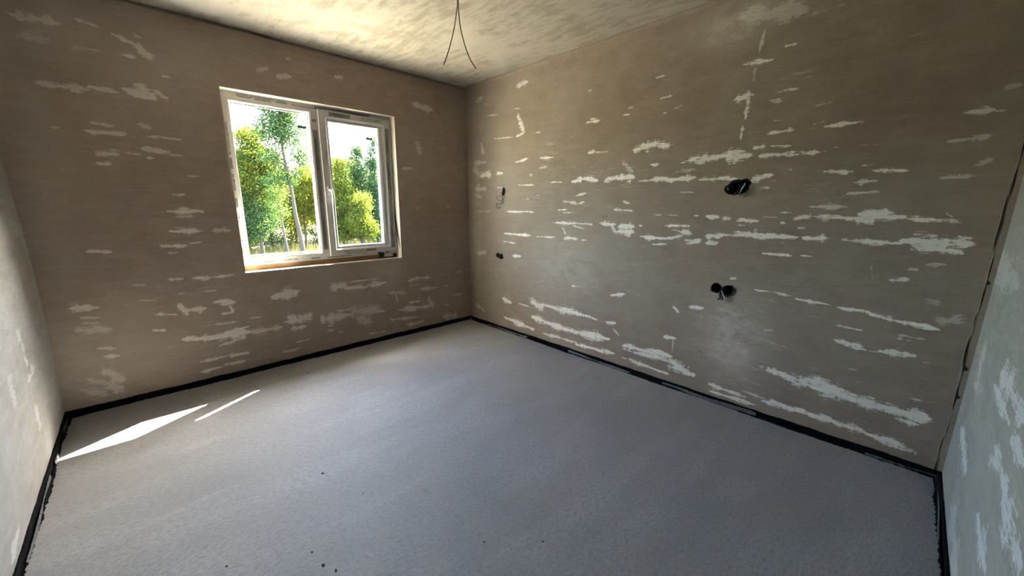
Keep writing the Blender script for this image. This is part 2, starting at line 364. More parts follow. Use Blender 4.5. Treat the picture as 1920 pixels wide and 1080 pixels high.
# ------------------------------------------------------------------ skim coat strokes in wall metres: (u0, v0, u1, v1, width, coat)
SKIM_R = [
    (-0.775,2.458,-0.913,2.469,0.047,0.8),(-0.175,2.429,-0.275,2.455,0.051,0.4),(-0.345,2.263,-0.519,2.251,0.015,0.5),
    (-0.799,2.195,-0.83,2.131,0.043,0.9),(-0.83,2.131,-0.871,2.058,0.047,0.9),(-0.892,2.035,-0.77,2.009,0.026,1),(-0.77,2.009,-0.438,2.025,0.012,0.9),
    (-0.746,2.267,-0.828,2.257,0.014,0.6),(-1.037,2.018,-1.093,2.013,0.011,0.8),(-0.242,2.001,-0.278,1.891,0.049,0.5),
    (-0.109,1.81,-0.314,1.804,0.039,0.5),(-0.121,1.746,-0.185,1.695,0.067,0.4),(-0.249,1.676,-0.374,1.677,0.071,0.9),
    (-0.506,1.681,-0.571,1.678,0.033,0.9),(-0.129,1.536,-0.311,1.532,0.064,0.5),(-0.127,1.471,-0.232,1.438,0.038,0.4),(-0.772,1.771,-0.936,1.794,0.021,1),
    (-1.081,1.789,-1.262,1.779,0.021,1),(-1.074,1.696,-1.185,1.703,0.014,0.6),(-0.969,1.643,-0.988,1.642,0.022,0.9),(-0.807,1.553,-1.059,1.546,0.013,1),
    (-0.494,1.535,-0.575,1.537,0.015,0.6),(-1.226,1.562,-1.365,1.563,0.012,0.9),(-1.474,1.559,-1.591,1.58,0.037,1),(-1.591,1.58,-1.742,1.561,0.043,1),
    (-1.8,1.553,-1.921,1.583,0.037,1),(-1.922,1.571,-2.057,1.571,0.052,1),(-1.966,1.681,-2.048,1.61,0.045,0.45),(-1.64,1.787,-1.684,1.795,0.031,0.9),
    (-1.685,1.783,-1.82,1.779,0.009,0.9),(-1.597,2.025,-1.727,2.024,0.024,1),(-1.641,2.042,-1.669,2.044,0.019,1),(-1.934,2.032,-1.991,2.029,0.013,0.9),
    (-1.969,2.075,-2.018,2.072,0.015,0.6),(-2.218,2.098,-2.314,2.101,0.013,0.8),(-2.255,1.994,-2.276,1.996,0.011,0.8),
    (-2.322,2.013,-2.383,2.027,0.011,0.4),(-2.173,2.239,-2.243,2.243,0.015,0.6),(-1.599,2.264,-1.635,2.262,0.015,0.8),(-2.055,1.762,-2.119,1.793,0.042,1),
    (-2.12,1.777,-2.223,1.798,0.051,1),(-2.223,1.798,-2.297,1.775,0.049,1),(-2.189,1.653,-2.252,1.653,0.021,1),(-2.097,1.542,-2.21,1.543,0.015,1),
    (-2.21,1.548,-2.311,1.554,0.043,1),(-2.313,1.539,-2.521,1.55,0.035,1),(-2.373,1.593,-2.515,1.604,0.021,0.5),(-2.409,1.651,-2.47,1.661,0.015,1),
    (-2.47,1.661,-2.52,1.677,0.035,1),(-2.54,1.651,-2.566,1.678,0.047,0.8),(-2.568,1.659,-2.677,1.678,0.04,0.9),(-2.677,1.678,-2.814,1.667,0.064,1),
    (-2.547,1.534,-2.675,1.534,0.029,0.9),(-2.675,1.534,-2.781,1.529,0.017,0.9),(-1.512,1.438,-1.629,1.462,0.018,1),(-1.042,1.451,-1.099,1.45,0.008,0.8),
    (-1.372,1.394,-1.522,1.387,0.018,0.7),(-1.458,1.375,-1.555,1.372,0.01,0.8),(-1.555,1.375,-1.625,1.394,0.016,0.9),
    (-1.981,1.393,-2.034,1.381,0.018,0.9),(-2.418,1.455,-2.516,1.451,0.01,0.7),(-2.478,1.378,-2.519,1.378,0.008,0.8),(-0.622,1.293,-1.026,1.295,0.021,1),
    (-0.15,1.29,-0.383,1.291,0.013,0.4),(-1.323,1.318,-1.435,1.322,0.012,1),(-1.359,1.295,-1.519,1.298,0.009,1),(-1.884,1.33,-2.077,1.321,0.014,0.9),
    (-2.244,1.294,-2.444,1.293,0.007,0.8),(-2.532,1.293,-2.567,1.294,0.012,1),(-2.617,1.292,-2.693,1.289,0.03,1),(-2.726,1.28,-2.757,1.281,0.023,0.8),
    (-2.811,1.278,-2.861,1.275,0.021,1),(-0.902,1.42,-0.973,1.421,0.011,0.6),(-1.274,1.203,-1.697,1.205,0.024,1),(-1.382,1.162,-1.428,1.104,0.023,0.6),
    (-1.5,1.187,-1.63,1.16,0.019,0.7),(-1.778,1.217,-1.927,1.21,0.034,1),(-1.893,1.197,-1.931,1.151,0.032,0.7),(-1.962,1.194,-2.086,1.202,0.053,1),
    (-1.965,1.158,-2.089,1.162,0.053,1),(-2.136,1.213,-2.149,1.208,0.014,0.8),(-2.337,1.219,-2.514,1.226,0.015,1),(-2.389,1.191,-2.455,1.184,0.008,0.7),
    (-2.472,1.174,-2.513,1.176,0.036,1),(-2.143,1.127,-2.351,1.124,0.031,1),(-2.351,1.124,-2.469,1.153,0.022,1),(-2.251,1.078,-2.36,1.086,0.016,1),
    (-2.493,1.122,-2.514,1.119,0.021,0.8),(-2.52,1.114,-2.585,1.123,0.033,1),(-2.621,1.162,-2.734,1.168,0.028,1),(-2.733,1.173,-2.873,1.177,0.015,0.9),
    (-2.631,1.113,-2.711,1.122,0.028,1),(-2.812,1.192,-2.871,1.186,0.038,0.9),(-0.599,1.068,-0.991,1.067,0.025,1),(-1.071,1.062,-1.315,1.07,0.02,0.9),
    (-1.386,1.067,-1.554,1.072,0.029,1),(-1.587,1.063,-1.666,1.069,0.009,1),(-0.599,0.985,-0.781,0.975,0.016,0.9),(-0.738,0.839,-0.859,0.851,0.034,1),
    (-0.14,0.815,-0.301,0.835,0.051,0.4),(-1.509,0.643,-1.633,0.648,0.014,0.9),(-1.925,0.626,-2.055,0.661,0.027,0.9),(-2.154,0.669,-2.188,0.675,0.01,0.6),
    (-2.815,0.894,-2.837,0.897,0.01,0.9),(-2.46,0.622,-2.49,0.599,0.024,1),(-2.571,0.653,-2.663,0.662,0.037,1),(-0.575,0.359,-0.719,0.327,0.045,0.9),
    (-0.833,0.348,-0.985,0.345,0.018,0.8),(-1.036,0.402,-1.15,0.362,0.075,0.8),(-1.158,0.402,-1.736,0.396,0.055,1),(-1.736,0.396,-1.807,0.381,0.015,1),
    (-1.03,0.243,-1.44,0.213,0.058,1),(-1.44,0.213,-1.93,0.237,0.065,1),(-0.6,0.15,-1.054,0.112,0.046,0.9),(-1.177,0.103,-1.585,0.117,0.029,0.8),
    (-1.586,0.102,-1.989,0.124,0.033,1),(-1.898,0.384,-1.984,0.397,0.032,1),(-1.959,0.345,-2.027,0.295,0.013,1),(-2.407,0.386,-2.484,0.394,0.036,1),
    (-2.074,0.222,-2.478,0.243,0.052,1),(-2.077,0.189,-2.482,0.201,0.031,0.9),(-2.068,0.114,-2.463,0.097,0.027,1),(-2.481,0.423,-2.464,0.085,0.006,0.9),
    (-2.489,0.191,-2.576,0.171,0.076,1),(-2.578,0.148,-2.643,0.152,0.036,1),(-0.098,0.209,-0.264,0.15,0.051,0.3),(-2.703,2.467,-3.008,2.406,0.098,0.35),
    (-2.825,2.356,-2.811,2.241,0.019,0.6),(-2.73,2.199,-2.882,2.19,0.028,1),(-2.802,2.174,-2.8,2.087,0.013,0.45),(-2.713,2.004,-2.804,2.015,0.045,1),
    (-2.788,2.009,-2.781,1.882,0.025,1),(-2.772,1.846,-2.768,1.767,0.019,1),(-2.934,2.244,-2.994,2.243,0.013,0.7),(-2.917,2.007,-3.04,2.009,0.013,0.9),
    (-2.902,1.966,-2.959,1.956,0.023,0.6),(-2.916,1.854,-2.989,1.846,0.006,0.5),(-2.913,1.783,-3.05,1.792,0.021,1),(-3.125,1.808,-3.18,1.817,0.007,0.8),
    (-3.177,1.788,-3.335,1.791,0.02,1),(-3.112,1.901,-3.201,1.911,0.012,0.3),(-2.934,1.712,-3.039,1.702,0.015,0.9),(-2.627,1.678,-2.842,1.67,0.06,1),
    (-2.855,1.706,-2.897,1.712,0.025,1),(-2.878,1.658,-3.08,1.654,0.026,1),(-3.079,1.659,-3.175,1.655,0.018,1),(-3.189,1.658,-3.206,1.656,0.007,0.9),
    (-3.221,1.678,-3.252,1.675,0.008,0.6),(-3.334,1.673,-3.414,1.673,0.007,0.4),(-3.687,1.783,-3.771,1.78,0.028,0.75),
    (-3.772,1.774,-3.81,1.773,0.012,0.6),(-3.792,1.864,-3.818,1.872,0.021,0.35),(-3.653,1.659,-3.785,1.672,0.022,0.5),
    (-3.756,1.545,-3.804,1.576,0.024,0.4),(-3.362,1.57,-3.42,1.574,0.01,0.7),(-3.409,1.547,-3.54,1.537,0.021,1),(-3.211,1.55,-3.333,1.543,0.02,0.9),
    (-3.048,1.572,-3.058,1.572,0.013,0.9),(-3.342,1.487,-3.436,1.491,0.02,0.8),(-3.324,1.429,-3.45,1.439,0.017,0.7),(-3.654,1.498,-3.767,1.503,0.019,0.5),
    (-2.652,1.542,-2.729,1.544,0.021,0.9),(-2.852,1.514,-2.959,1.547,0.034,1),(-2.955,1.51,-2.992,1.51,0.007,0.8),(-2.909,1.469,-2.969,1.47,0.015,0.8),
    (-3.02,1.323,-3.096,1.326,0.009,1),(-2.948,1.295,-3.024,1.294,0.008,1),(-3.112,1.29,-3.185,1.315,0.037,0.9),(-3.172,1.36,-3.334,1.361,0.021,0.6),
    (-3.186,1.306,-3.395,1.298,0.03,1),(-3.392,1.319,-3.508,1.33,0.042,1),(-3.396,1.29,-3.447,1.289,0.029,1),(-3.433,1.304,-3.564,1.311,0.033,1),
    (-3.564,1.307,-3.754,1.294,0.02,1),(-3.696,1.337,-3.725,1.315,0.009,0.6),(-2.807,1.271,-2.925,1.27,0.022,1),(-2.811,1.241,-2.857,1.241,0.007,1),
    (-3.048,1.265,-3.058,1.265,0.013,0.8),(-3.137,1.238,-3.158,1.239,0.017,0.7),(-2.702,1.178,-2.818,1.179,0.013,1),(-2.807,1.189,-3.127,1.183,0.039,1),
    (-3.051,1.145,-3.076,1.146,0.01,0.8),(-3.166,1.181,-3.29,1.187,0.029,1),(-3.332,1.185,-3.573,1.179,0.024,1),(-3.57,1.195,-3.799,1.199,0.058,1),
    (-3.627,1.163,-3.777,1.152,0.031,1),(-2.975,1.074,-3.125,1.074,0.02,1),(-3.125,1.074,-3.232,1.082,0.008,1),(-3.476,1.056,-3.493,0.984,0.006,0.5),
    (-3.555,0.985,-3.629,1.004,0.022,0.9),(-3.621,1.052,-3.644,1.055,0.02,0.6),(-3.673,1.083,-3.739,1.09,0.016,0.45),
    (-2.813,0.891,-2.837,0.895,0.013,0.8),(-2.96,0.841,-3.157,0.833,0.012,1),(-3.174,0.821,-3.342,0.814,0.015,1),(-3.375,0.806,-3.507,0.805,0.022,1),
    (-3.508,0.796,-3.617,0.78,0.022,1),(-3.617,0.78,-3.772,0.769,0.025,1),(-3.77,0.814,-3.811,0.823,0.048,0.35),(-3.372,0.704,-3.497,0.698,0.013,0.9),
    (-3.044,0.592,-3.078,0.597,0.015,0.4),(-3.711,0.909,-3.739,0.906,0.024,0.25),(-3.584,0.69,-3.706,0.689,0.013,0.6),(-3.627,0.71,-3.733,0.71,0.011,0.5),
    (-3.392,0.615,-3.523,0.595,0.034,1),(-3.58,0.606,-3.706,0.614,0.032,0.9),(-3.531,0.592,-3.578,0.596,0.008,0.4),(-3.741,0.587,-3.77,0.591,0.013,0.3),
    (-3.455,0.467,-3.506,0.468,0.012,0.4),(-3.509,0.401,-3.533,0.405,0.009,0.5),(-3.04,0.591,-3.086,0.6,0.018,0.4),(-3.047,0.347,-3.066,0.347,0.012,0.6),
    (-3.1,0.341,-3.335,0.307,0.057,1),(-3.245,0.343,-3.459,0.33,0.055,1),(-3.327,0.304,-3.638,0.295,0.074,1),(-3.638,0.295,-3.811,0.298,0.068,1),
    (-3.691,0.256,-3.775,0.253,0.029,0.9),(-3.729,0.386,-3.773,0.384,0.013,0.5),(-2.752,0.121,-2.99,0.106,0.026,1),(-2.775,0.07,-3.055,0.075,0.026,1),
    (-2.965,0.147,-3.106,0.139,0.015,0.8),(-3.089,0.12,-3.307,0.137,0.04,1),(-3.184,0.121,-3.456,0.132,0.034,1),(-3.458,0.122,-3.592,0.128,0.043,1),
    (-3.594,0.118,-3.793,0.1,0.041,1),]
SKIM_F = [
    (-0.687,0.798,-0.898,0.807,0.093,0.9),(-0.937,0.803,-1.116,0.791,0.066,0.9),(-0.62,0.73,-0.979,0.723,0.048,0.9),(-0.231,0.735,-0.263,0.665,0.131,0.5),
    (-0.218,0.383,-0.558,0.34,0.089,0.9),(-0.208,0.599,-0.443,0.648,0.077,0.3),(-1.055,0.717,-1.233,0.718,0.05,0.9),(-0.88,0.606,-1.167,0.593,0.05,0.9),
    (-0.878,0.555,-0.96,0.578,0.043,0.7),(-0.931,0.369,-1.197,0.354,0.077,0.9),(-1.143,0.561,-1.431,0.558,0.096,0.9),(-0.483,0.131,-0.874,0.102,0.11,0.5),
    (-1.049,0.712,-1.229,0.716,0.046,0.9),(-0.281,1.093,-0.564,1.086,0.08,0.4),(-0.016,1.113,-0.263,1.075,0.162,0.5),]
SKIM_L = [
    (-0.691,0.617,-0.528,0.499,0.041,0.8),(-0.511,0.511,-0.73,0.501,0.034,0.8),(-0.671,0.336,-0.67,0.275,0.079,0.6),(-0.708,0.772,-0.653,0.647,0.055,0.5),
    (-1.019,0.611,-1.01,0.521,0.065,0.4),(-1.37,0.112,-1.536,0.077,0.058,0.8),]
SKIM_B = [
    (-3.113,2.364,-2.939,2.371,0.044,0.5),(-2.871,2.414,-2.769,2.396,0.022,0.55),(-3.106,2.262,-2.996,2.269,0.049,0.25),
    (-2.726,2.379,-2.61,2.33,0.03,0.7),(-2.61,2.33,-2.571,2.283,0.046,0.7),(-2.701,2.262,-2.628,2.264,0.022,0.7),(-2.621,2.398,-2.594,2.39,0.019,0.4),
    (-2.91,2.254,-2.793,2.264,0.015,0.3),(-3.071,2.03,-2.873,2.03,0.035,0.55),(-2.871,2.045,-2.742,2.039,0.033,0.6),(-2.722,2.064,-2.577,2.032,0.042,0.7),
    (-2.644,2.1,-2.583,2.047,0.047,0.6),(-2.562,2.073,-2.517,2.048,0.031,0.7),(-2.525,2.182,-2.481,2.184,0.016,0.7),(-3.066,1.792,-3.031,1.796,0.016,0.4),
    (-2.925,1.79,-2.746,1.791,0.028,0.6),(-2.895,1.84,-2.796,1.833,0.018,0.5),(-2.67,1.86,-2.638,1.843,0.035,0.4),(-2.654,1.791,-2.474,1.789,0.017,0.6),
    (-2.683,1.711,-2.552,1.701,0.031,0.65),(-2.554,1.683,-2.48,1.678,0.019,0.4),(-2.771,1.675,-2.697,1.67,0.023,0.4),
    (-2.884,1.659,-2.812,1.671,0.043,0.55),(-2.893,1.6,-2.85,1.603,0.028,0.7),(-2.674,1.652,-2.63,1.654,0.019,0.7),(-2.478,1.547,-2.409,1.548,0.01,0.7),
    (-1.96,2.339,-1.899,2.364,0.035,0.45),(-1.832,2.323,-1.731,2.344,0.039,0.5),(-1.768,2.463,-1.724,2.473,0.018,0.4),
    (-1.383,2.417,-1.342,2.419,0.036,0.6),(-2.849,1.944,-2.829,1.95,0.008,0.6),(-2.572,1.417,-2.495,1.419,0.015,0.7),
    (-2.615,1.303,-2.421,1.304,0.037,0.9),(-2.546,1.327,-2.498,1.327,0.017,0.9),(-2.574,1.266,-2.476,1.271,0.02,0.5),
    (-2.624,1.169,-2.428,1.165,0.028,0.9),(-2.602,1.193,-2.554,1.194,0.015,0.6),(-2.377,1.161,-2.279,1.16,0.04,0.6),(-2.676,1.067,-2.533,1.064,0.033,0.9),
    (-2.531,1.077,-2.454,1.085,0.011,0.9),(-2.655,1.016,-2.598,1.018,0.017,0.5),(-3.03,1.058,-2.921,1.047,0.025,0.8),
    (-2.534,0.823,-2.431,0.817,0.029,0.85),(-2.431,0.817,-2.287,0.82,0.016,0.85),(-2.675,0.832,-2.599,0.825,0.023,0.8),
    (-2.859,0.816,-2.794,0.81,0.015,0.5),(-2.844,0.708,-2.751,0.692,0.01,0.6),(-2.652,0.722,-2.538,0.717,0.01,0.6),(-2.486,0.716,-2.411,0.716,0.014,0.7),
    (-3.142,0.706,-3.085,0.702,0.052,0.8),(-3.086,0.696,-3.031,0.692,0.016,0.6),(-2.778,0.597,-2.658,0.573,0.021,0.9),
    (-2.635,0.633,-2.608,0.574,0.033,0.9),(-2.606,0.587,-2.492,0.591,0.04,0.9),(-2.434,0.625,-2.313,0.604,0.05,0.9),(-2.35,0.582,-2.327,0.535,0.02,0.9),
    (-2.402,0.527,-2.322,0.527,0.023,0.9),(-2.044,0.603,-1.854,0.62,0.092,0.9),(-3.133,0.64,-3.033,0.626,0.016,0.5),(-3.131,0.607,-3.047,0.591,0.009,0.5),
    (-3.137,0.564,-3.085,0.546,0.047,0.45),(-3.063,0.56,-3.025,0.545,0.047,0.45),(-2.804,0.482,-2.739,0.472,0.016,0.9),(-2.654,0.38,-2.479,0.351,0.041,1),
    (-2.479,0.351,-2.237,0.346,0.073,0.95),(-2.445,0.358,-2.244,0.392,0.035,0.9),(-2.238,0.338,-2.021,0.336,0.046,0.6),
    (-2.455,0.453,-2.309,0.444,0.017,0.6),(-2.236,0.458,-2.145,0.447,0.018,0.6),(-2.466,0.276,-2.278,0.303,0.021,0.8),
    (-1.934,0.381,-1.814,0.381,0.08,0.9),(-1.942,0.302,-1.822,0.3,0.039,0.9),(-1.692,0.331,-1.522,0.33,0.085,0.8),(-3.088,0.425,-2.996,0.403,0.017,0.6),
    (-1.558,0.618,-1.463,0.621,0.066,0.9),(-1.465,0.594,-1.255,0.575,0.041,0.9),(-1.254,0.586,-1.061,0.595,0.047,0.9),
    (-1.418,0.643,-1.107,0.643,0.016,0.8),(-0.803,0.573,-0.677,0.594,0.039,0.7),(-0.677,0.588,-0.533,0.576,0.026,0.7),
    (-0.683,0.467,-0.455,0.454,0.037,0.6),(-0.805,0.523,-0.681,0.518,0.015,0.5),(-1.031,0.482,-0.837,0.452,0.037,0.5),
    (-0.956,0.452,-0.942,0.363,0.018,0.6),(-0.94,0.281,-0.577,0.26,0.052,0.8),(-0.816,0.341,-0.675,0.337,0.026,0.7),(-0.572,0.352,-0.518,0.236,0.056,0.5),
    (-1.011,0.195,-0.713,0.16,0.031,0.7),(-0.857,0.104,-0.658,0.102,0.035,0.6),(-1.036,0.218,-1,0.173,0.024,0.5),(-1.682,0.366,-1.678,0.31,0.03,0.9),
    (-1.634,0.339,-1.421,0.331,0.057,0.75),(-1.567,0.393,-1.418,0.377,0.018,0.6),(-1.387,0.348,-1.189,0.334,0.106,0.5),
    (-1.336,0.267,-1.269,0.23,0.09,0.5),(-1.179,0.314,-1.093,0.304,0.032,0.7),(-1.641,0.263,-1.589,0.263,0.02,0.8),(-1.65,0.22,-1.604,0.215,0.025,0.7),
    (-1.564,0.194,-1.511,0.177,0.013,0.6),(-1.29,0.102,-1.095,0.087,0.02,0.6),(-1.914,0.173,-1.789,0.18,0.015,0.6),(-2.029,0.117,-1.891,0.118,0.015,0.6),
    (-2.109,0.34,-2.023,0.336,0.02,0.7),(-0.399,0.103,-0.203,0.079,0.071,0.5),(-0.261,0.343,-0.128,0.322,0.028,0.4),(-0.362,0.235,-0.298,0.224,0.028,0.4),
    (-0.196,0.596,-0.112,0.593,0.031,0.4),(-0.354,0.459,-0.314,0.461,0.022,0.4),(-0.652,2.321,-0.436,2.301,0.063,0.55),
    (-0.631,1.96,-0.609,1.871,0.05,0.4),(-0.816,1.708,-0.698,1.716,0.032,0.5),(-0.297,1.343,-0.25,1.343,0.02,0.5),(-0.692,1.326,-0.651,1.326,0.014,0.5),
    (-3.133,0.566,-3.095,0.547,0.04,0.4),(-3.065,0.562,-3.026,0.542,0.052,0.4),(-2.802,0.486,-2.734,0.471,0.02,0.7),(-3.086,0.425,-2.996,0.401,0.019,0.8),
    (-3.06,0.361,-2.993,0.345,0.028,0.8),(-3.062,0.256,-3.013,0.184,0.057,0.5),(-3.062,0.154,-3.025,0.107,0.059,0.5),
    (-3.189,0.164,-3.086,0.094,0.062,0.35),(-3.139,0.214,-3.094,0.187,0.042,0.35),(-2.579,0.1,-2.453,0.106,0.023,0.8),
    (-2.442,0.116,-2.298,0.114,0.026,0.7),(-2.578,0.182,-2.413,0.186,0.025,0.8),(-2.413,0.186,-2.27,0.173,0.031,0.8),(-2.028,0.115,-1.919,0.107,0.02,0.6),]
SKIM_T = [
    (-0.688,-0.672,-0.674,-0.799,0.034,0.8),(-0.598,-0.585,-0.586,-0.795,0.065,0.9),(-0.373,-0.619,-0.296,-0.815,0.101,0.8),
    (-0.431,-0.634,-0.434,-0.838,0.045,0.6),(-0.444,-0.422,-0.413,-0.529,0.036,0.6),(-1.107,-1.127,-0.981,-1.143,0.006,0.7),
    (-1.434,-0.627,-1.191,-0.659,0.158,0.6),(-1.336,-0.643,-1.297,-0.84,0.106,0.5),(-2.052,-0.472,-1.949,-0.542,0.081,0.4),
    (-1.848,-0.333,-1.76,-0.382,0.063,0.5),(-2.089,-0.238,-2.035,-0.274,0.055,0.5),(-1.555,-0.342,-1.429,-0.489,0.099,0.4),
    (-1.328,-0.341,-1.243,-0.472,0.064,0.5),(-0.972,-0.62,-0.899,-0.659,0.088,0.4),]


def smear_fields(U, V, strokes):
    f = np.full(U.shape, -1.0); c = np.zeros(U.shape)
    for k, (u0, v0, u1, v1, w, s) in enumerate(strokes):
        hw = w*0.5
        pad = hw*2.0 + 0.004
        box = (U > min(u0,u1)-pad) & (U < max(u0,u1)+pad) & (V > min(v0,v1)-pad) & (V < max(v0,v1)+pad)
        if not box.any(): continue
        u, v = U[box], V[box]
        du, dv = u1-u0, v1-v0; L2 = du*du+dv*dv+1e-9
        tt = np.clip(((u-u0)*du+(v-v0)*dv)/L2, 0, 1)
        wob = 1 + 0.35*np.sin(tt*9+k*1.7) * min(1, math.sqrt(L2)/0.2)
        tap = np.clip(0.45 + 2.6*np.minimum(tt, 1-tt), 0, 1)*wob if math.sqrt(L2) > 2*w else 1.0
        d = np.hypot(u-(u0+du*tt), v-(v0+dv*tt))
        val = np.clip(1.15 - d/(hw*tap), -1, 1)
        old = f[box]
        cc = c[box]
        better = val > old
        cc = np.where(better & (val > -0.9), np.where(old > 0, np.maximum(cc, s), s), cc)
        f[box] = np.maximum(old, val); c[box] = cc
    return f, c

def steps(cuts, d):
    a = []
    for s, e in zip(cuts[:-1], cuts[1:]):
        n = max(1, int(round((e-s)/d)))
        a += [s+(e-s)*i/n for i in range(n)]
    return np.array(a+[cuts[-1]])

def fnoise(U, V, seed):
    r = np.random.RandomState(seed); o = 0*U
    for i in range(9):
        a = r.uniform(0, 6.28); k = r.uniform(1.5, 7)
        o += np.sin(k*(U*math.cos(a)+V*math.sin(a))+r.uniform(0, 6.28))/9
    return o

def wall(name, mat, us, vs_, place, depth, strokes, holes=(), opening=None, seed=1, relief=0.003, reveal=None, outer=None, bulge=None, crack=None, clouds=(), kind='structure'):
    """surface grid of a wall (u along the wall, v up) with real thickness; place(u, v, d) -> xyz, d = depth into the wall"""
    U, V = np.meshgrid(us, vs_)
    nu, nv = len(us), len(vs_)
    f, c = smear_fields(U, V, strokes)
    edge = np.minimum(np.minimum(U-us[0], us[-1]-U), np.minimum(V-vs_[0], vs_[-1]-V))
    if opening:
        a0, a1, b0, b1 = opening
        dx = np.maximum(np.maximum(a0-U, U-a1), 0); dz = np.maximum(np.maximum(b0-V, V-b1), 0)
        edge = np.minimum(edge, np.hypot(dx, dz))
    D = relief*fnoise(U, V, seed)*np.clip(edge/0.15, 0, 1)
    if bulge is not None: D = D + bulge(U, V)
    verts = [place(u, v, d) for u, v, d in zip(U.ravel(), V.ravel(), D.ravel())]
    uc = (us[:-1]+us[1:])/2; vc = (vs_[:-1]+vs_[1:])/2
    UC, VC = np.meshgrid(uc, vc)
    keep = np.ones(UC.shape, bool)
    if opening: keep &= ~((UC > a0) & (UC < a1) & (VC > b0) & (VC < b1))
    P3 = None
    for hu, hv, ru, rv in holes:
        du, dv = (U-hu)/ru, (V-hv)/rv
        an = np.arctan2(dv, du); rad = np.hypot(du, dv)+1e-9
        wob = 1 + 0.09*np.sin(3*an+hu*40) + 0.06*np.sin(7*an+hv*30) + 0.03*np.sin(13*an+hu*90)
        inside = rad < wob
        keep &= ~(inside[:-1,:-1] & inside[:-1,1:] & inside[1:,1:] & inside[1:,:-1])
        # pull the rim of the broken plaster onto the outline of the hole
        other = np.zeros(U.shape, bool)
        for gu, gv, su, sv in holes:
            if (gu, gv) != (hu, hv): other |= np.hypot((U-gu)/su, (V-gv)/sv) < 0.9
        k = np.where(inside & ~other & (rad > 0.5), wob/rad, 1.0)
        U = hu+(U-hu)*k; V = hv+(V-hv)*k
    if len(holes): verts = [place(u, v, d) for u, v, d in zip(U.ravel(), V.ravel(), D.ravel())]
    idx = np.arange(nu*nv).reshape(nv, nu)
    q = np.stack([idx[:-1,:-1], idx[:-1,1:], idx[1:,1:], idx[1:,:-1]], -1)[keep]
    faces = [tuple(x) for x in q.tolist()]
    mats = [0]*len(faces)
    # body of the wall: outer face and edges
    def quad(pts, mi):
        n = len(verts); verts.extend(pts); faces.append((n, n+1, n+2, n+3)); mats.append(mi)
    u0, u1, v0, v1 = us[0], us[-1], vs_[0], vs_[-1]
    if opening:
        for (p0, p1, q0, q1) in ((u0,u1,v0,b0),(u0,u1,b1,v1),(u0,a0,b0,b1),(a1,u1,b0,b1)):
            if p1-p0 > 1e-4 and q1-q0 > 1e-4: quad([place(p0,q0,depth),place(p1,q0,depth),place(p1,q1,depth),place(p0,q1,depth)], 1)
        for (p0,q0,p1,q1) in ((a0,b0,a1,b0),(a1,b0,a1,b1),(a1,b1,a0,b1),(a0,b1,a0,b0)):
            if (q0 == q1 == v0): continue
            quad([place(p0,q0,0),place(p1,q1,0),place(p1,q1,depth),place(p0,q0,depth)], 2)
    else:
        quad([place(u0,v0,depth),place(u1,v0,depth),place(u1,v1,depth),place(u0,v1,depth)], 1)
    for (p0,q0,p1,q1) in ((u0,v0,u1,v0),(u1,v0,u1,v1),(u1,v1,u0,v1),(u0,v1,u0,v0)):
        quad([place(p0,q0,0),place(p1,q1,0),place(p1,q1,depth),place(p0,q0,depth)], 1)
    me = bpy.data.meshes.new(name)
    me.from_pydata(verts, [], faces)
    for mm in (mat, outer or M['render'], reveal or M['reveal']): me.materials.append(mm)
    me.polygons.foreach_set('material_index', mats)
    n = len(verts)
    cloud = np.zeros(U.shape)
    for cu, cv, ru, rv, s in clouds:
        cloud = np.maximum(cloud, s*np.exp(-((U-cu)/ru)**2-((V-cv)/rv)**2))
    for an, arr in (('cloud', cloud.ravel()), ('smear', f.ravel()), ('coat', c.ravel()), ('crack', None if crack is None else crack(U, V).ravel())):
        a = me.attributes.new(an, 'FLOAT', 'POINT')
        buf = np.full(n, -1.0 if an == 'smear' else 0.0, dtype=np.float32)
        if arr is not None: buf[:len(arr)] = arr
        a.data.foreach_set('value', buf)
    me.update()
    o = link(bpy.data.objects.new(name, me))
    o['kind'] = kind
    return o

# ------------------------------------------------------------------ the room
WX0, WX1, WZ0, WZ1 = -2.215, -0.868, 0.826, 2.178      # window opening
WT = 0.394                                             # outer wall thickness

wb = wall('wall_back', M['wall_b'], steps([-LW, WX0, WX1, 0], 0.007), steps([0, WZ0, WZ1, H], 0.007),
     lambda u, v, d: (u, d, v), WT, SKIM_B, opening=(WX0, WX1, WZ0, WZ1), seed=3,
     bulge=lambda U, V: 0.022*np.clip((V-H+0.022)/0.007, 0, 1),
     clouds=[(-1.06,.70,.22,.16,.4),(-3.2,.33,.3,.3,.3),(-3.15,1.5,.12,.5,.22),(-1.5,.5,.25,.25,.25),(-2.5,2.2,.4,.25,.22),(-3.0,2.35,.3,.2,.2)])
tag(wb, 'brown bare plaster wall around the white window with faint pale smears', 'wall')

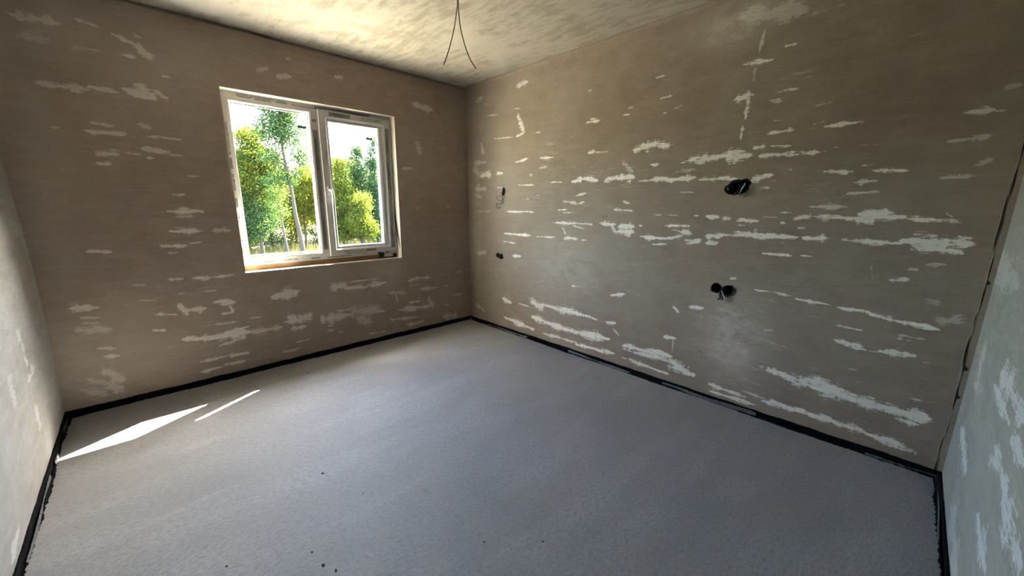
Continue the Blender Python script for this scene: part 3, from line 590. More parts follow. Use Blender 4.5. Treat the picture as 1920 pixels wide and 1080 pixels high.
HOLES = [(-2.765,1.472,.050,.047), (-2.812,1.487,.046,.044), (-2.731,.816,.036,.036), (-2.806,.813,.036,.036),
         (-.594,1.497,.026,.042), (-.507,.826,.031,.031), (-.563,.816,.031,.031)]
def crack_r(U, V):
    line = -3.873 + 0.0022*np.sin(V*11) + 0.0012*np.sin(V*37+1)
    w = 0.0085 + 0.0025*np.sin(V*9+2) + 0.0015*np.sin(V*31)
    f = np.clip(1 - np.abs(U-line)/w, 0, 1)
    for (a, b, r) in ((-3.884, .60, .008), (-3.884, .45, .006), (-3.882, 1.02, .006)):
        f = np.maximum(f, np.clip(1.2 - np.hypot(U-a, (V-b)*0.8)/r*0.6, 0, 1))
    # pencil marks left by the electricians
    for (a0, b0, a1, b1) in ((-1.80,1.262,-1.815,1.272),(-1.82,1.262,-1.83,1.275),(-1.838,1.262,-1.842,1.275),(-.75,1.222,-.78,1.235),
                             (-2.668,.345,-2.682,.342),(-2.676,.342,-2.676,.318)):
        du, dv = a1-a0, b1-b0; tt = np.clip(((U-a0)*du+(V-b0)*dv)/(du*du+dv*dv), 0, 1)
        f = np.maximum(f, np.clip(1.1-np.hypot(U-a0-du*tt, V-b0-dv*tt)/0.007, 0, 0.72))
    return f
wr = wall('wall_right', M['wall_r'], steps([-LR, 0.03], 0.007), steps([0, H], 0.007), lambda u, v, d: (d, u, v), 0.25, SKIM_R,
     holes=HOLES, seed=5, crack=crack_r, clouds=[(-2.87,.47,.20,.30,.55),(-1.5,.80,.5,.35,.28),(-.6,1.6,.35,.6,.16),(-2.68,2.45,.25,.12,.5),(-.15,1.2,.10,1.2,.25)])
tag(wr, 'long tan plaster wall with white skim streaks and open socket holes', 'wall')

wl = wall('wall_left', M['wall_l'], steps([-LR, 0], 0.02), steps([0, H], 0.02), lambda u, v, d: (-LW-d, u, v), 0.25, SKIM_L, seed=8,
     relief=0.006, bulge=lambda U, V: -0.022*np.sin(np.pi*np.clip((V-0.03)/1.9, 0, 1)))
tag(wl, 'pale plaster wall meeting the window wall beside the sun streak', 'wall')
wf = wall('wall_front', M['wall_f'], steps([-LW, 0], 0.012), steps([0, H], 0.012), lambda u, v, d: (u, -LR-d, v), 0.25, SKIM_F,
     seed=11, relief=0.004)
tag(wf, 'grey green plaster wall with steep pale streaks beside the right wall', 'wall')

ce = wall('ceiling', M['ceiling'], steps([-LW, 0], 0.015), steps([-LR, 0.03], 0.015), lambda u, v, d: (u, v, H+d), 0.2, SKIM_T, seed=14, relief=0.006)
tag(ce, 'cream skimmed ceiling with tan trowel marks', 'ceiling')

fl = MB().box((-LW-.05, -LR-.3, -.12), (.05, .05, 0)).build('floor', M['floor'])
tag(fl, 'grey rough concrete screed floor', 'floor', kind='structure')

# rounded plaster fillet between ceiling and right wall
def fillet(name, mat, along, n=90, r=0.035):
    b = MB(); seg = 6
    rnd = np.random.RandomState(len(name))
    ph = rnd.uniform(0, 6, 4)
    for i in range(n+1):
        t = i/n
        rr = r*(1+.08*math.sin(t*13+ph[0])+.08*math.sin(t*41+ph[1]))
        for s in range(seg+1):
            a = math.pi/2*s/seg
            b.v.append(along(t, rr*(1-math.sin(a)), rr*(1-math.cos(a))))
    for i in range(n):
        for s in range(seg):
            k = i*(seg+1)+s
            b.f.append((k, k+1, k+seg+2, k+seg+1))
    o = b.build(name, mat, None, True)
    return tag(o, kind='structure')
tag(fillet('trim_1', M['wall_r'], lambda t, a, c: (-a, -LR*t, H-c), r=0.024), 'rough tan fillet where ceiling meets long right wall', 'trim')

# ------------------------------------------------------------------ black edge strips along the floor
def edge_strip(name, label, length, place, seed, foil=True):
    """foam strip against the wall, its foil flap lying on the screed; place(s along, d off the wall, z)"""
    rnd = np.random.RandomState(seed)
    ph = rnd.uniform(0, 6.28, 12)
    n = int(length/0.012)
    w = lambda s, k, a: a*math.sin(s*k+ph[int(k) % 12])
    b = MB()
    for i in range(n+1):
        s = length*i/n
        top = 0.040+w(s, 3, .002)+w(s, 17, .0015)+w(s, 41, .001)+rnd.uniform(-.0012, .0012)
        th = 0.010+w(s, 5, .002)+w(s, 23, .0012)
        b.v += [place(s, 0.0, -.01), place(s, 0.0, top), place(s, th*.7, top-.001), place(s, th, top-.006), place(s, th+.001, -.01)]
    for i in range(n):
        for k in range(4):
            j = i*5+k; b.f.append((j, j+1, j+6, j+5))
    o = b.build(name, M['foam'], None, False)
    tag(o, label, 'edge strip', kind='structure')
    # crumbly black line on the screed
    b = MB()
    for i in range(n+1):
        s = length*i/n
        e = 0.021+w(s, 7, .004)+w(s, 29, .002)+rnd.uniform(-.004, .004)
        b.v += [place(s, .009, .004), place(s, .016, .010+w(s, 19, .003)), place(s, e, .003), place(s, e+.003, -.002)]
    for i in range(n):
        for k in range(3):
            j = i*4+k; b.f.append((j, j+1, j+5, j+4))
    b.build('foam_skirt', M['foam'], o, False)
    if foil:
        b = MB()
        for i in range(n+1):
            s = length*i/n
            hgt = .022+w(s, 4, .006)+w(s, 13, .004)+rnd.uniform(-.002, .002)
            off = .013+w(s, 9, .003)
            b.v += [place(s, off, .004), place(s, off+.002, hgt), place(s, off+.0035, hgt-.001), place(s, off+.006, .004)]
        for i in range(n):
            if math.sin(length*i/n*6+ph[2])+.6*math.sin(length*i/n*15+ph[5]) < -0.35: continue
            for k in range(3):
                j = i*4+k; b.f.append((j, j+1, j+5, j+4))
        f = b.build('foil_flap', M['foil'], o, True)
        f['label'] = 'thin grey foil flap of the strip'
    return o
edge_strip('baseboard_back', 'black foam edge strip along the foot of the window wall', LW, lambda s, d, z: (-LW+s, -d, z), 1, False)
edge_strip('baseboard_right', 'black foam edge strip with grey foil along the long right wall', LR, lambda s, d, z: (-d, -s, z), 2)
edge_strip('baseboard_left', 'black foam edge strip with grey foil along the pale left wall', LR, lambda s, d, z: (-LW+d, -s, z), 3)
edge_strip('baseboard_front', 'black foam edge strip along the grey green wall', LW, lambda s, d, z: (-s, -LR+d, z), 4)

# ------------------------------------------------------------------ the window
FY = 0.095                                             # room face of the frame
win = empty('window_1', (0, 0, 0))
tag(win, 'white two-part window with printed protective film and trees behind', 'window', kind='structure')
FX0, FX1, FZ0, FZ1 = WX0, WX1, 0.866, WZ1
MX0, MX1 = -1.600, -1.515                              # mullion
# outer frame with a stepped profile
MB().ring(FX0, FX1, FZ0, FZ1, [(0,FY),(.044,FY),(.046,FY+.003),(.046,FY+.02),(.055,FY+.022),(.055,FY+.075),(0,FY+.075)]).build('frame', M['pvc'], win, bevel=.001)
MB().box((MX0+.012, FY, FZ0+.046), (MX1-.012, FY+.072, FZ1-.046)).build('mullion', M['pvc'], win, bevel=.002)
# fixed pane on the left: glazing bead and glass
GX0, GX1, GZ0, GZ1 = -2.152, -1.602, 0.944, 2.106
MB().ring(GX0-.018, GX1+.018, GZ0-.033, GZ1+.026, [(0,FY+.04)]+[(.018*math.sin(a*math.pi/16), FY+.024-.024*math.cos(a*math.pi/16)) for a in range(9)]+[(.018,FY+.04)]).build('glazing_bead', M['pvc'], win, True)
def pane(x0, x1, z0, z1, y, parent):
    p = MB().box((x0, y, z0), (x1, y+.004, z1)).build('glass_pane', M['glass'], parent)
    p['label'] = 'clear glass pane'
    return p
def spacer(x0, x1, z0, z1, y0, parent):
    # aluminium bar between the two sheets of the double glazing, slightly crowned
    prof = [(-.006, y0), (0, y0)]+[(.0035*math.sin(math.pi*k/8), y0+.016*k/8) for k in range(1, 8)]+[(0, y0+.016), (-.006, y0+.016)]
    return MB().ring(x0, x1, z0, z1, prof).build('spacer_bar', M['alu'], parent, True)
pane(GX0-.012, GX1+.012, GZ0-.012, GZ1+.012, FY+.042, win)
pane(GX0-.012, GX1+.012, GZ0-.012, GZ1+.012, FY+.062, win)
spacer(GX0-.001, GX1+.001, GZ0-.001, GZ1+.001, FY+.046, win)
MB().ring(GX0-.002, GX1+.002, GZ0-.002, GZ1+.002, [(0,FY+.034),(.005,FY+.034),(.005,FY+.041),(0,FY+.041)]).build('gasket', M['gasket'], win)
# opening sash on the right
SY = FY-.022
SX0, SX1, SZ0, SZ1 = -1.533, -0.890, 0.892, 2.150
sash = MB().ring(SX0, SX1, SZ0, SZ1, [(0,SY+.002),(.002,SY),(.052,SY),(.074,SY+.018),(.078,SY+.022),(.078,SY+.078),(0,SY+.078)]).build('sash', M['pvc'], win)
HX0, HX1, HZ0, HZ1 = SX0+.086, SX1-.112, SZ0+.086, SZ1-.09
MB().ring(SX0+.072, SX1-.098, SZ0+.072, SZ1-.076, [(0,SY+.05)]+[(.014*math.sin(a*math.pi/16), SY+.034-.020*math.cos(a*math.pi/16)) for a in range(9)]+[(.014,SY+.05)]).build('glazing_bead', M['pvc'], sash, True)
MB().box((SX1-.10, SY+.012, SZ0+.07), (SX1-.08, SY+.05, SZ1-.07)).build('bead_stop', M['pvc'], sash)
pane(HX0-.01, HX1+.01, HZ0-.01, HZ1+.01, SY+.05, sash)
pane(HX0-.01, HX1+.01, HZ0-.01, HZ1+.01, SY+.07, sash)
spacer(HX0-.001, HX1+.001, HZ0-.001, HZ1+.001, SY+.054, sash)
MB().ring(HX0-.002, HX1+.002, HZ0-.002, HZ1+.002, [(0,SY+.043),(.004,SY+.043),(.004,SY+.049),(0,SY+.049)]).build('gasket', M['gasket'], sash)
# handle
hb = MB(); hx, hz = -1.497, 1.475
hb.box((hx-.014, SY-.011, hz-.034), (hx+.014, SY, hz+.034))
hb.tube(spline([(hx,SY-.008,hz+.006),(hx,SY-.032,hz+.006),(hx+.004,SY-.046,hz+.0),(hx+.010,SY-.050,hz-.016),(hx+.013,SY-.048,hz-.06),(hx+.013,SY-.044,hz-.118)], 5),
        [.011]*6+[.013]*10+[.011]*10, 10)
hd = hb.build('handle', M['pvc'], sash, bevel=.002); hd['label'] = 'white lever handle turned down'
# hinges on the right
for z0, z1 in ((.905, .985), (2.055, 2.115)):
    MB().tube([(-.880, SY+.004, z0), (-.880, SY+.004, z1)], .009, 10).build('hinge', M['pvc'], sash, True)
# dark gasket seen beside the sash, peeling tape towards the bottom
MB().box((-.889, FY-.004, .9), (-.884, FY+.004, 2.14)).build('side_gasket', M['gasket'], win)
b = MB()
for i in range(13):
    t = i/12; z = 1.29-.36*t; x = -.872-.004*math.sin(t*3); y = FY-.004-.075*t*t
    b.v += [(x-.001, y, z), (x-.0025-.003*t, y-.006-.018*math.sin(math.pi*t), z)]
for i in range(12): b.f.append((2*i, 2*i+1, 2*i+3, 2*i+2))
o = b.build('loose_tape', M['gasket'], win); md = o.modifiers.new('thick', 'SOLIDIFY'); md.thickness = .0015
# film strips
def film(x0, x1, z0, z1, y, mat, parent):
    return MB().box((x0, y-.0006, z0), (x1, y, z1)).build('film_strip', M[mat], parent)
film(-2.135, -1.55, 2.146, 2.171, FY, 'film_pale', win)
film(-1.55, -1.07, 2.153, 2.173, FY, 'film', win)
film(-2.206, -2.178, .965, 2.03, FY, 'film_pale', win)
film(-2.10, -1.20, .872, .900, FY, 'film_pale', win)
film(-1.583, -1.545, .955, 1.98, FY, 'film', win)
film(-1.580, -1.550, 2.045, 2.065, FY, 'film', win)
film(-1.44, -.93, 2.106, 2.140, SY, 'film_pale', sash)
film(-1.445, -1.26, 2.107, 2.139, SY-.0007, 'film', sash)
film(-.936, -.900, .93, 2.07, SY, 'film', sash)
film(-1.46, -1.09, .900, .936, SY, 'film_pale', sash)
film(-1.20, -1.10, .912, .935, SY-.0007, 'film', sash)
# grey print blocks
for x0, x1, z0, z1 in ((-2.10,-2.01,2.149,2.158),(-2.105,-2.03,2.163,2.169),(-1.84,-1.76,2.150,2.159),(-1.83,-1.77,2.164,2.169),(-2.07,-1.99,.882,.892),(-1.70,-1.62,.878,.890)):
    MB().box((x0, FY-.0010, z0), (x1, FY-.0006, z1)).build('print_block', M['film'], win)
for z0, z1 in ((1.62,1.70),(1.33,1.40),(.97,1.01)):
    MB().box((-2.200, FY-.0010, z0), (-2.184, FY-.0006, z1)).build('print_block', M['film'], win)
# printed lettering on the film
def lettering(txt, loc, size, along, parent, mat='print'):
    cu = bpy.data.curves.new('lettering', 'FONT'); cu.body = txt; cu.size = size; cu.align_x = 'CENTER'; cu.align_y = 'CENTER'
    cu.offset = size*0.02
    tmp = bpy.data.objects.new('lettering_source', cu); col.objects.link(tmp)
    bpy.context.view_layer.update()
    me = bpy.data.meshes.new_from_object(tmp.evaluated_get(bpy.context.evaluated_depsgraph_get()))
    bpy.data.objects.remove(tmp); bpy.data.curves.remove(cu)
    me.name = 'lettering'; me.materials.clear(); me.materials.append(M[mat])
    o = link(bpy.data.objects.new('lettering', me), parent)
    o.location = loc
    base = Matrix.Rotation(math.radians(90), 4, 'X')
    spin = {'x': 0, 'up': 90, 'down': -90, 'flip': 180}[along]
    o.rotation_euler = (base @ Matrix.Rotation(math.radians(spin), 4, 'Z')).to_euler()
    return o
N1, N2 = 'SALAMANDER', 'SALAMANDER-WINDOWS.COM'
y = FY-.0012; s = SY-.0015
for args in ((N1,(-1.93,y,2.151),.017,'flip'),(N2,(-1.94,y,2.165),.010,'flip'),(N2,(-1.63,y,2.153),.013,'flip'),(N1,(-1.37,y,2.166),.014,'flip'),(N2,(-1.20,y,2.163),.012,'flip'),
             (N2,(-2.192,y,1.84),.016,'down'),(N1,(-2.192,y,1.52),.020,'down'),(N2,(-2.192,y,1.18),.016,'down'),
             (N1,(-1.86,y,.890),.017,'x'),(N2,(-1.86,y,.877),.009,'x'),(N2,(-1.45,y,.882),.015,'x'),(N2,(-1.24,y,.888),.009,'x'),
             (N2,(-1.568,y,1.78),.018,'down'),(N1,(-1.566,y,1.44),.022,'down'),(N2,(-1.566,y,1.12),.018,'down')):
    lettering(*args, win)
for args in ((N1,(-1.37,s,2.131),.016,'flip'),(N1,(-1.35,s,2.115),.016,'flip'),(N2,(-1.06,s,2.131),.013,'flip'),(N2,(-1.08,s,2.115),.012,'flip'),
             (N2,(-.924,s,1.62),.016,'down'),(N2,(-.911,s,1.58),.016,'down'),(N1,(-.924,s,1.90),.018,'down'),(N1,(-.911,s,1.22),.018,'down'),(N1,(-.922,s,1.10),.018,'down'),
             (N2,(-1.315,s,.926),.014,'x'),(N2,(-1.30,s,.908),.014,'x')):
    lettering(*args, sash)
# stickers on the panes
MB().box((-1.685, FY+.0405, 1.985), (-1.617, FY+.0418, 2.008)).build('sticker', M['sticker'], win)
MB().box((-1.105, SY+.0485, 1.955), (-1.045, SY+.0498, 1.977)).build('sticker', M['sticker'], sash)
# wooden packer and foam below the frame, black latch strap, white clip
MB().box((FX0, FY+.004, WZ0), (FX1, FY+.07, FZ0)).build('packer_board', M['wood'], win)
MB().box((-1.06, FY-.014, .836), (-1.02, FY+.004, .885)).box((-1.075, FY-.012, .87), (-1.05, FY, .898)).box((-.985, FY-.012, .872), (-.965, FY, .905)).build('black_strap', M['gasket'], win)
MB().box((-1.018, FY-.02, .842), (-.925, FY+.004, .862)).box((-1.01, FY-.022, .866), (-.95, FY-.002, .88)).build('white_clip', M['pvc'], win, bevel=.002)
MB().box((-.93, FY-.004, WZ0+.004), (-.88, FY+.004, .862)).build('dark_gap_foam', M['gasket'], win)
# metal sill outside
MB().box((WX0+.004, FY+.078, WZ0+.004), (WX1-.004, WT+.03, WZ0+.02)).build('outside_sill', M['metal'], win)

# ------------------------------------------------------------------ ceiling wires
cw = empty('hanging_wires', (-1.545, -1.953, H))
tag(cw, 'pair of thin bare wires hanging from the ceiling and spreading apart', 'wires')
def part_tube(name, pts, r, mat, parent, n=6, seg=7):
    o = MB().tube(spline(pts, n), r, seg).build(name, M[mat], parent, True)
    o.matrix_parent_inverse = Matrix.Translation(-parent.location)
    return o
part_tube('wire', [(-1.546,-1.952,2.61),(-1.546,-1.952,2.45),(-1.546,-1.952,2.3),(-1.549,-1.949,2.255),(-1.558,-1.94,2.188),(-1.572,-1.927,2.119),(-1.587,-1.913,2.061),(-1.599,-1.901,2.021)], .0022, 'copper_wire', cw)
part_tube('wire', [(-1.541,-1.956,2.61),(-1.542,-1.955,2.45),(-1.5425,-1.955,2.3),(-1.542,-1.955,2.255),(-1.538,-1.96,2.188),(-1.526,-1.971,2.12),(-1.509,-1.988,2.055),(-1.487,-2.009,2.006)], .0022, 'dark_wire', cw)
MB().tube([(-1.543,-1.954,H-.012),(-1.543,-1.954,H+.03)], .009, 10).build('conduit_end', M['cable_grey'], cw, True).matrix_parent_inverse = Matrix.Translation(-cw.location)

# ------------------------------------------------------------------ socket boxes in the right wall
def cup(y, z, r, dx0=-.004, depth=.05, tilt=(0, 0)):
    b = MB(); seg = 20
    prof = [(dx0, r), (dx0, r-.003), (depth-.003, r-.006), (depth, 0.001), (depth+.003, 0.001), (depth+.003, r-.003), (dx0+.004, r)]
    n = len(prof)
    for s in range(seg):
        a = 2*math.pi*s/seg
        for d, q in prof:
            cy_, cz_ = q*math.cos(a), q*math.sin(a)
            b.v.append((d + tilt[0]*cy_ + tilt[1]*cz_, y+cy_, z+cz_))
    for s in range(seg):
        s2 = (s+1) % seg
        for i in range(n):
            j = (i+1) % n
            b.f.append((s*n+i, s*n+j, s2*n+j, s2*n+i))
    return b

def socket(label, y, z, cups, wires, group=None):
    e = empty('socket_box', (0, y, z))
    tag(e, label, 'socket box', group)
    inv = Matrix.Translation((0, -y, -z))
    for c in cups:
        o = cup(*c).build('box_cup', M['black_plastic'], e, True); o.matrix_parent_inverse = inv
    for name, pts, r, mat in wires:
        part_tube(name, pts, r, mat, e, 6, 7)
    return e
socket('broken-out double socket hole full of black cables, high on the right wall', -2.79, 1.478,
    [(-2.765, 1.472, .040, -.008, .05, (.12, 0)), (-2.818, 1.487, .036, .0, .05, (-.1, .1))],
    [('cable', [(.03,-2.76,1.47),(-.02,-2.75,1.49),(-.035,-2.73,1.48),(-.03,-2.724,1.465),(-.012,-2.735,1.452),(.02,-2.76,1.46)], .0075, 'cable_black'),
     ('cable', [(.03,-2.80,1.49),(-.02,-2.80,1.515),(-.03,-2.775,1.516),(-.02,-2.752,1.505),(.02,-2.76,1.48)], .0075, 'cable_black'),
     ('cable', [(.03,-2.79,1.48),(-.02,-2.795,1.46),(-.035,-2.79,1.44),(-.02,-2.775,1.43),(.01,-2.77,1.45)], .006, 'cable_black'),
     ('cable', [(.03,-2.82,1.49),(-.012,-2.83,1.50),(-.024,-2.828,1.485),(-.02,-2.815,1.462),(-.004,-2.81,1.45)], .0045, 'cable_grey'),
     ('cable', [(.02,-2.75,1.48),(-.022,-2.74,1.50),(-.03,-2.735,1.485),(-.025,-2.742,1.46)], .0035, 'cable_grey'),
     ('cable', [(.02,-2.80,1.46),(-.018,-2.805,1.445),(-.02,-2.804,1.425)], .0035, 'cable_grey'),
     ('cable', [(.02,-2.83,1.47),(-.012,-2.845,1.455),(-.012,-2.84,1.43),(-.006,-2.828,1.42)], .003, 'dark_wire')])
socket('pair of round black socket boxes with stubs of wire, below the cable-filled hole', -2.768, .814,
    [(-2.731, .816, .034, -.004, .05), (-2.806, .813, .034, -.012, .05)],
    [('cable', [(.02,-2.76,.80),(-.02,-2.765,.775),(-.028,-2.772,.758),(-.022,-2.755,.745)], .006, 'cable_black'),
     ('cable', [(.02,-2.775,.80),(-.02,-2.782,.772),(-.026,-2.785,.755),(-.02,-2.776,.743)], .0045, 'cable_black'),
     ('cable', [(.01,-2.772,.795),(-.02,-2.785,.78),(-.025,-2.80,.766)], .004, 'cable_grey'),
     ('cable', [(.02,-2.72,.79),(-.012,-2.725,.783),(-.016,-2.742,.778),(-.012,-2.758,.786)], .003, 'cable_grey')])
socket('small wall hole with thin wire loops dangling, near the window corner', -.594, 1.497,
    [(-.594, 1.497, .024, .004, .05)],
    [('wire', [(.02,-.594,1.50),(-.02,-.592,1.49),(-.022,-.575,1.45),(-.018,-.52,1.452),(-.018,-.512,1.43),(-.018,-.56,1.40),(-.016,-.60,1.42),(-.014,-.612,1.40),(-.014,-.585,1.365)], .0024, 'dark_wire'),
     ('wire', [(.02,-.59,1.50),(-.018,-.60,1.47),(-.02,-.605,1.41),(-.016,-.56,1.375),(-.012,-.505,1.375),(-.012,-.50,1.345),(-.012,-.53,1.325),(-.010,-.56,1.34)], .0024, 'dark_wire'),
     ('cable', [(.02,-.60,1.51),(-.018,-.612,1.515),(-.02,-.606,1.49),(-.008,-.59,1.465)], .006, 'cable_black')])
socket('pair of small black socket boxes low on the wall near the room corner', -.535, .821,
    [(-.507, .826, .029, -.003, .045), (-.563, .816, .029, -.003, .045)],
    [('cable', [(.02,-.52,.82),(-.012,-.53,.812),(-.014,-.538,.80),(.0,-.545,.80)], .004, 'cable_black')])

# ------------------------------------------------------------------ outside: eave, ground, trees
ev = MB().box((-LW-1.2, WT, 2.75), (1.2, .738, 2.95)).box((-LW-1.2, -LR-.7, H+.2), (1.2, WT, 2.95)).build('roof_eave', M['roof'])
tag(ev, 'boarded roof eave over the outside wall', 'roof', kind='structure')
GZ = -0.52
ap = MB().box((-12, .4, GZ-.15), (12, 6.5, GZ+.015)).build('bounce_apron', M['bounce_ground'])  # out of view; added so sunlight bounces up to the ceiling
tag(ap, 'unseen pale ground added outside the window to bounce sunlight indoors', 'ground', kind='structure')
gd = MB().box((-40, .4, GZ-.2), (40, 60, GZ)).box((-40, -40, GZ-.2), (40, -LR-.3, GZ)).build('ground', M['ground'])
tag(gd, 'sunlit meadow ground beyond the window', 'ground', kind='structure')

def leaves(name, pts, size, tints, rnd, parent):
    n = len(pts)
    P = np.array(pts)
    tints = [tuple(1.15*v for v in q) for q in tints]
    a = rnd.normal(size=(n, 3)); a /= np.linalg.norm(a, axis=1)[:, None]
    b = rnd.normal(size=(n, 3)); b -= (a*b).sum(1)[:, None]*a; b /= np.linalg.norm(b, axis=1)[:, None]
    s = size*.66*rnd.uniform(.6, 1.3, (n, 1))
    V = np.stack([P-a*s, P-b*s*.55, P+a*s, P+b*s*.55], 1).reshape(-1, 3)
    me = bpy.data.meshes.new(name)
    me.vertices.add(4*n); me.vertices.foreach_set('co', V.ravel())
    me.loops.add(4*n); me.loops.foreach_set('vertex_index', np.arange(4*n))
    me.polygons.add(n); me.polygons.foreach_set('loop_start', np.arange(0, 4*n, 4))
    me.update(calc_edges=True)
    C = np.array(tints)[rnd.randint(0, len(tints), n)]*rnd.uniform(.75, 1.25, (n, 1))
    C = np.concatenate([C, np.ones((n, 1))], 1)
    at = me.color_attributes.new('tint', 'FLOAT_COLOR', 'POINT')
    at.data.foreach_set('color', np.repeat(C, 4, 0).ravel())
    me.materials.append(M['leaf'])
    o = link(bpy.data.objects.new(name, me), parent)
    o['kind'] = 'stuff'
    return o

YG = [(.105,.112,.014), (.13,.125,.02), (.075,.10,.016)]
MG = [(.036,.062,.016), (.052,.078,.016), (.030,.052,.018)]
BG = [(.022,.050,.030), (.030,.060,.030), (.040,.066,.020)]

def tree(label, name, trunk, clusters, n, tints, seed, size=.05, r0=.06, branch=True, group='trees beyond the window'):
    """trunk = points from the ground up; clusters = (x, y, z, rx, rz) blobs of foliage"""
    rnd = np.random.RandomState(seed)
    e = empty(name, trunk[0]); tag(e, label, 'tree', group)
    inv = Matrix.Translation(-Vector(trunk[0]))
    sp = spline(trunk, 6)
    b = MB().tube(sp, [r0*(1-.82*i/(len(sp)-1)) for i in range(len(sp))], 9)
    o = b.build('trunk', M['bark'], e, True); o.matrix_parent_inverse = inv
    pts = []
    n = int(n*4.6)
    wsum = sum(c[3]**2*c[4] for c in clusters)
    for (x, y_, z, rx, rz) in clusters:
        k = int(n*rx*rx*rz/wsum)
        if branch:
            i = int(np.argmin([abs(q.z-(z-rz*.8)) for q in sp])); q = sp[i]
            mid = (q+Vector((x, y_, z)))/2+Vector((rnd.uniform(-.1,.1), 0, -.08))
            bo = MB().tube(spline([tuple(q), tuple(mid), (x, y_, z)], 4), [r0*.32*(1-.09*j) for j in range(9)], 6).build('branch', M['bark'], e, True)
            bo.matrix_parent_inverse = inv
        # tufts inside the blob
        nt = max(8, k//20)
        d = rnd.normal(size=(nt, 3)); d /= np.linalg.norm(d, axis=1)[:, None]
        d *= (rnd.uniform(0, 1, (nt, 1))**.42)
        T = np.array([x, y_, z])+d*np.array([rx, rx, rz])
        w = T[rnd.randint(0, nt, k)]+rnd.normal(size=(k, 3))*np.array([.17, .17, .15])*max(.6, rx)
        pts.append(w)
    o = leaves('foliage', np.concatenate(pts), size, tints, rnd, e); o.matrix_parent_inverse = inv
    return e

# the leaning tree in the left pane
tree('leaning tree with a bare curved trunk and airy blue-green crown', 'leaning_tree',
     [(1.0,10,GZ),(.98,10,-.15),(.93,10,.5),(.87,10,1.05),(.84,10,1.7),(.76,10,2.4),(.72,10,3.1),(.74,10,3.9),(.78,10,4.6)],
     [(.5,10,3.5,.48,.5),(1.0,10,3.55,.45,.55),(.72,10,4.3,.65,.5),(1.2,10.2,2.9,.40,.45),(.45,10,2.75,.35,.30),(.72,10.1,2.2,.35,.35),(.35,9.9,1.95,.3,.25),(1.1,10.2,4.2,.3,.35)],
     4800, BG+MG, 5, .045, .085)
tree('yellow-green bushy tree left of the leaning trunk', 'bushy_tree',
     [(.05,11,GZ),(.06,11,.6),(.02,11,1.6),(.0,11,2.8),(.05,11,3.6)],
     [(.1,11,3.35,.42,.38),(-.05,11,2.7,.48,.45),(.45,11,2.75,.40,.40),(-.3,11,2.1,.45,.45),(.35,11,1.95,.5,.5),(.75,11.1,2.3,.35,.4)],
     5200, YG+MG, 7, .05, .06)
tree('dense green bush-like tree nearest the left frame', 'dense_tree',
     [(-.35,11.4,GZ),(-.34,11.4,.4),(-.32,11.4,1.4),(-.3,11.4,2.2)],
     [(-.35,11.3,1.5,.55,.6),(-.1,11.2,.75,.55,.55),(.35,11.4,1.05,.42,.5),(-.6,11.4,.6,.5,.5)],
     5200, MG+BG, 9, .05, .05)
tree('slim pale trunk with sparse leaves between the two left trees', 'slim_tree',
     [(.34,9.2,GZ),(.33,9.2,.1),(.30,9.2,.6),(.27,9.2,1.1),(.25,9.2,1.7)],
     [(.25,9.2,1.55,.22,.25),(.32,9.3,1.15,.2,.18)], 260, MG, 11, .04, .045, False)
tree('yellow sunlit thicket tree behind the leaning trunk', 'thicket_tree',
     [(2.1,13.5,GZ),(2.1,13.5,.8),(2.15,13.5,1.9),(2.2,13.5,2.6)],
     [(2.0,13.5,1.7,.6,.7),(2.5,13.6,1.2,.55,.6),(2.35,13.4,2.4,.5,.5),(1.6,13.6,1.3,.5,.5),(2.75,13.6,2.0,.45,.5)],
     5200, YG, 13, .055, .05)
tree('tall narrow tree close to the middle post', 'slender_tree',
     [(3.05,12,GZ),(3.05,12,.8),(3.1,12,2.0),(3.1,12,3.0)],
     [(3.05,12,2.75,.28,.45),(3.1,12,2.0,.38,.5),(3.0,12,1.2,.42,.55),(3.1,12,.45,.45,.5)], 4300, MG+YG, 15, .05, .05)
tree('tall narrow blue-green tree in the middle of the right pane', 'slender_tree',
     [(3.9,12.3,GZ),(3.9,12.3,.8),(3.92,12.3,2.2),(3.95,12.3,3.4)],
     [(3.95,12.3,3.35,.26,.45),(3.9,12.3,2.5,.36,.55),(3.85,12.3,1.6,.44,.55),(3.8,12.3,.7,.5,.55)], 4800, BG+MG, 17, .05, .05)
tree('tallest narrow tree beside the right frame', 'slender_tree',
     [(4.75,12.6,GZ),(4.75,12.6,.8),(4.75,12.6,2.2),(4.78,12.6,3.9)],
     [(4.78,12.6,3.75,.28,.5),(4.7,12.6,2.9,.36,.55),(4.65,12.6,2.0,.46,.55),(4.6,12.6,1.0,.5,.6),(4.7,12.6,.3,.5,.4)], 5200, BG, 19, .05, .05)
tree('low yellow-green tree between the narrow trees', 'low_tree',
     [(3.55,11.3,GZ),(3.55,11.3,.3),(3.5,11.3,1.0),(3.5,11.3,1.6)],
     [(3.5,11.3,1.35,.36,.45),(3.4,11.3,.7,.42,.45),(3.75,11.3,.4,.35,.4)], 3400, YG+MG, 21, .048, .04)
tree('broad green tree past the right frame', 'broad_tree',
     [(6.2,13,GZ),(6.2,13,.8),(6.2,13,2.2),(6.2,13,3.4)],
     [(6.2,13,3.2,.6,.6),(6.0,13,2.2,.7,.7),(6.4,13,1.2,.8,.7),(5.8,13,.5,.6,.5)], 4200, MG, 23, .06, .06)
tree('broad green tree past the left frame', 'broad_tree',
     [(-2.0,12,GZ),(-2.0,12,.8),(-2.0,12,2.2),(-2.0,12,3.4)],
     [(-2.0,12,3.0,.6,.6),(-1.7,12,2.0,.7,.7),(-2.2,12,1.2,.8,.7),(-1.4,12,.5,.6,.5)], 4200, MG+YG, 25, .06, .06)
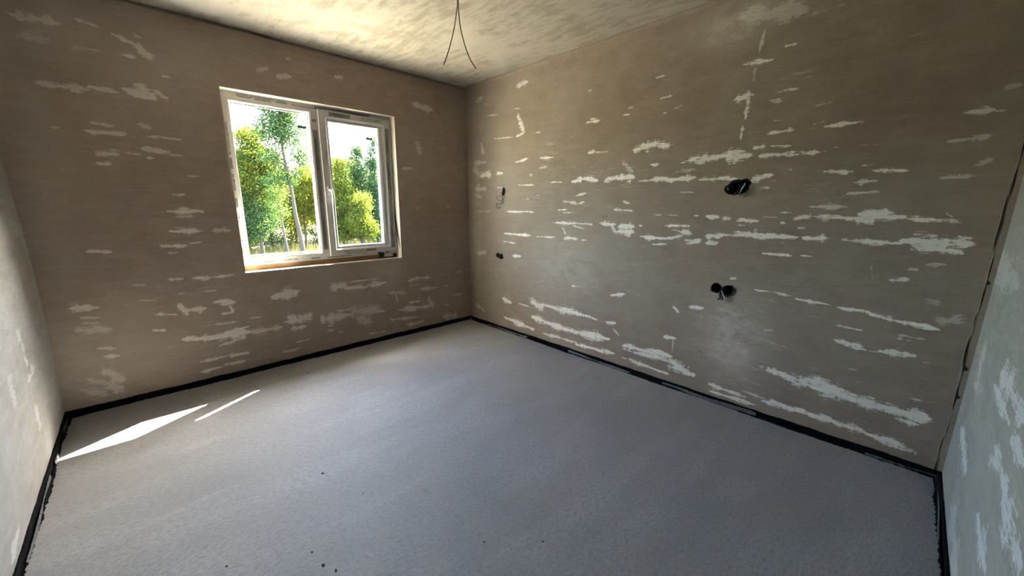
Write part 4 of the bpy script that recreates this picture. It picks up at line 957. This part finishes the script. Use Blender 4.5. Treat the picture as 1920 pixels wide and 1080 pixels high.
for i, (x, y_, h) in enumerate(((1.2,18,3.2),(3.0,19,2.6),(4.6,18,3.4),(6.3,19,4.2),(8.0,18,4.4),(-.8,17,3.4))):
    tree(('distant pale thicket tree seen through the nearer trees'), 'distant_tree',
         [(x,y_,GZ),(x,y_,.6),(x+.1,y_,h*.6),(x,y_,h*.9)],
         [(x,y_,h*.8,.7,.7),(x-.5,y_,h*.5,.8,.8),(x+.5,y_,h*.45,.8,.8),(x,y_,.5,.9,.6)], 3200, YG+MG, 40+i, .075, .06, False, 'distant trees')

for i in range(11):
    x = -1.4+.93*i; y_ = 15.6+.35*math.sin(i*2.3); h = (3.3, 3.9, 3.0, 3.6, 2.8)[i % 5]
    tree(('yellow-leaved', 'mid-green', 'mixed yellow and green', 'dark blue-green')[i % 4]+' hedge tree in the leafy row behind the nearer trees', 'hedge_tree',
         [(x,y_,GZ),(x,y_,.3),(x+.06,y_,h*.5),(x,y_,h*.85)],
         [(x,y_,h*.78,.42,.55),(x-.2,y_,h*.48,.55,.6),(x+.2,y_,h*.22,.6,.5),(x,y_,-.1,.6,.4)], 1500, (YG, MG, YG+MG, BG+MG)[i % 4], 60+i, .06, .045, False, 'hedge row trees')

# crumbs of mortar on the screed
rnd = np.random.RandomState(5)
for k, (x, y_, r) in enumerate(((-2.45,-2.231,.011),(-2.463,-2.141,.007),(-2.423,-2.287,.008),(-2.179,-1.965,.006),(-2.272,-1.685,.010),(-2.719,-1.981,.006),(-1.758,-2.744,.007),(-1.935,-2.579,.007),(-1.938,-.335,.010))):
    bm = bmesh.new(); bmesh.ops.create_icosphere(bm, subdivisions=2, radius=r*.55)
    for v in bm.verts:
        v.co *= 1+.3*rnd.uniform(-1, 1); v.co.z = max(v.co.z*.55, -.002)+.002
    me = bpy.data.meshes.new('mortar_crumb'); bm.to_mesh(me); bm.free(); me.materials.append(M['crumb'])
    o = link(bpy.data.objects.new('mortar_crumb', me)); o.location = (x, y_, 0)
    tag(o, 'tiny dark crumb of mortar lying on the bare screed', 'crumb', 'mortar crumbs on the screed')

# tall meadow grass
rnd = np.random.RandomState(77)
b = MB()
for i in range(7000):
    yy = rnd.uniform(7.5, 15); xx = rnd.uniform(-2.5+.1*yy, 1.5+.42*yy)
    hh = rnd.uniform(.12, .42); dx, dy = rnd.normal(0, .06, 2); wv = rnd.uniform(.004, .010)
    n = len(b.v)
    b.v += [(xx-wv, yy, GZ), (xx+wv, yy, GZ), (xx+dx, yy+dy, GZ+hh)]
    b.f.append((n, n+1, n+2))
me = bpy.data.meshes.new('meadow_grass'); me.from_pydata(b.v, [], b.f)
at = me.color_attributes.new('tint', 'FLOAT_COLOR', 'POINT')
C = np.repeat(np.concatenate([np.array([(.08,.075,.025),(.06,.066,.014),(.10,.09,.05)])[rnd.randint(0, 3, 7000)], np.ones((7000, 1))], 1), 3, 0)
at.data.foreach_set('color', C.ravel()); me.materials.append(M['leaf'])
g = link(bpy.data.objects.new('meadow_grass', me))
tag(g, 'tall pale meadow grass below the trees', 'grass', kind='stuff')
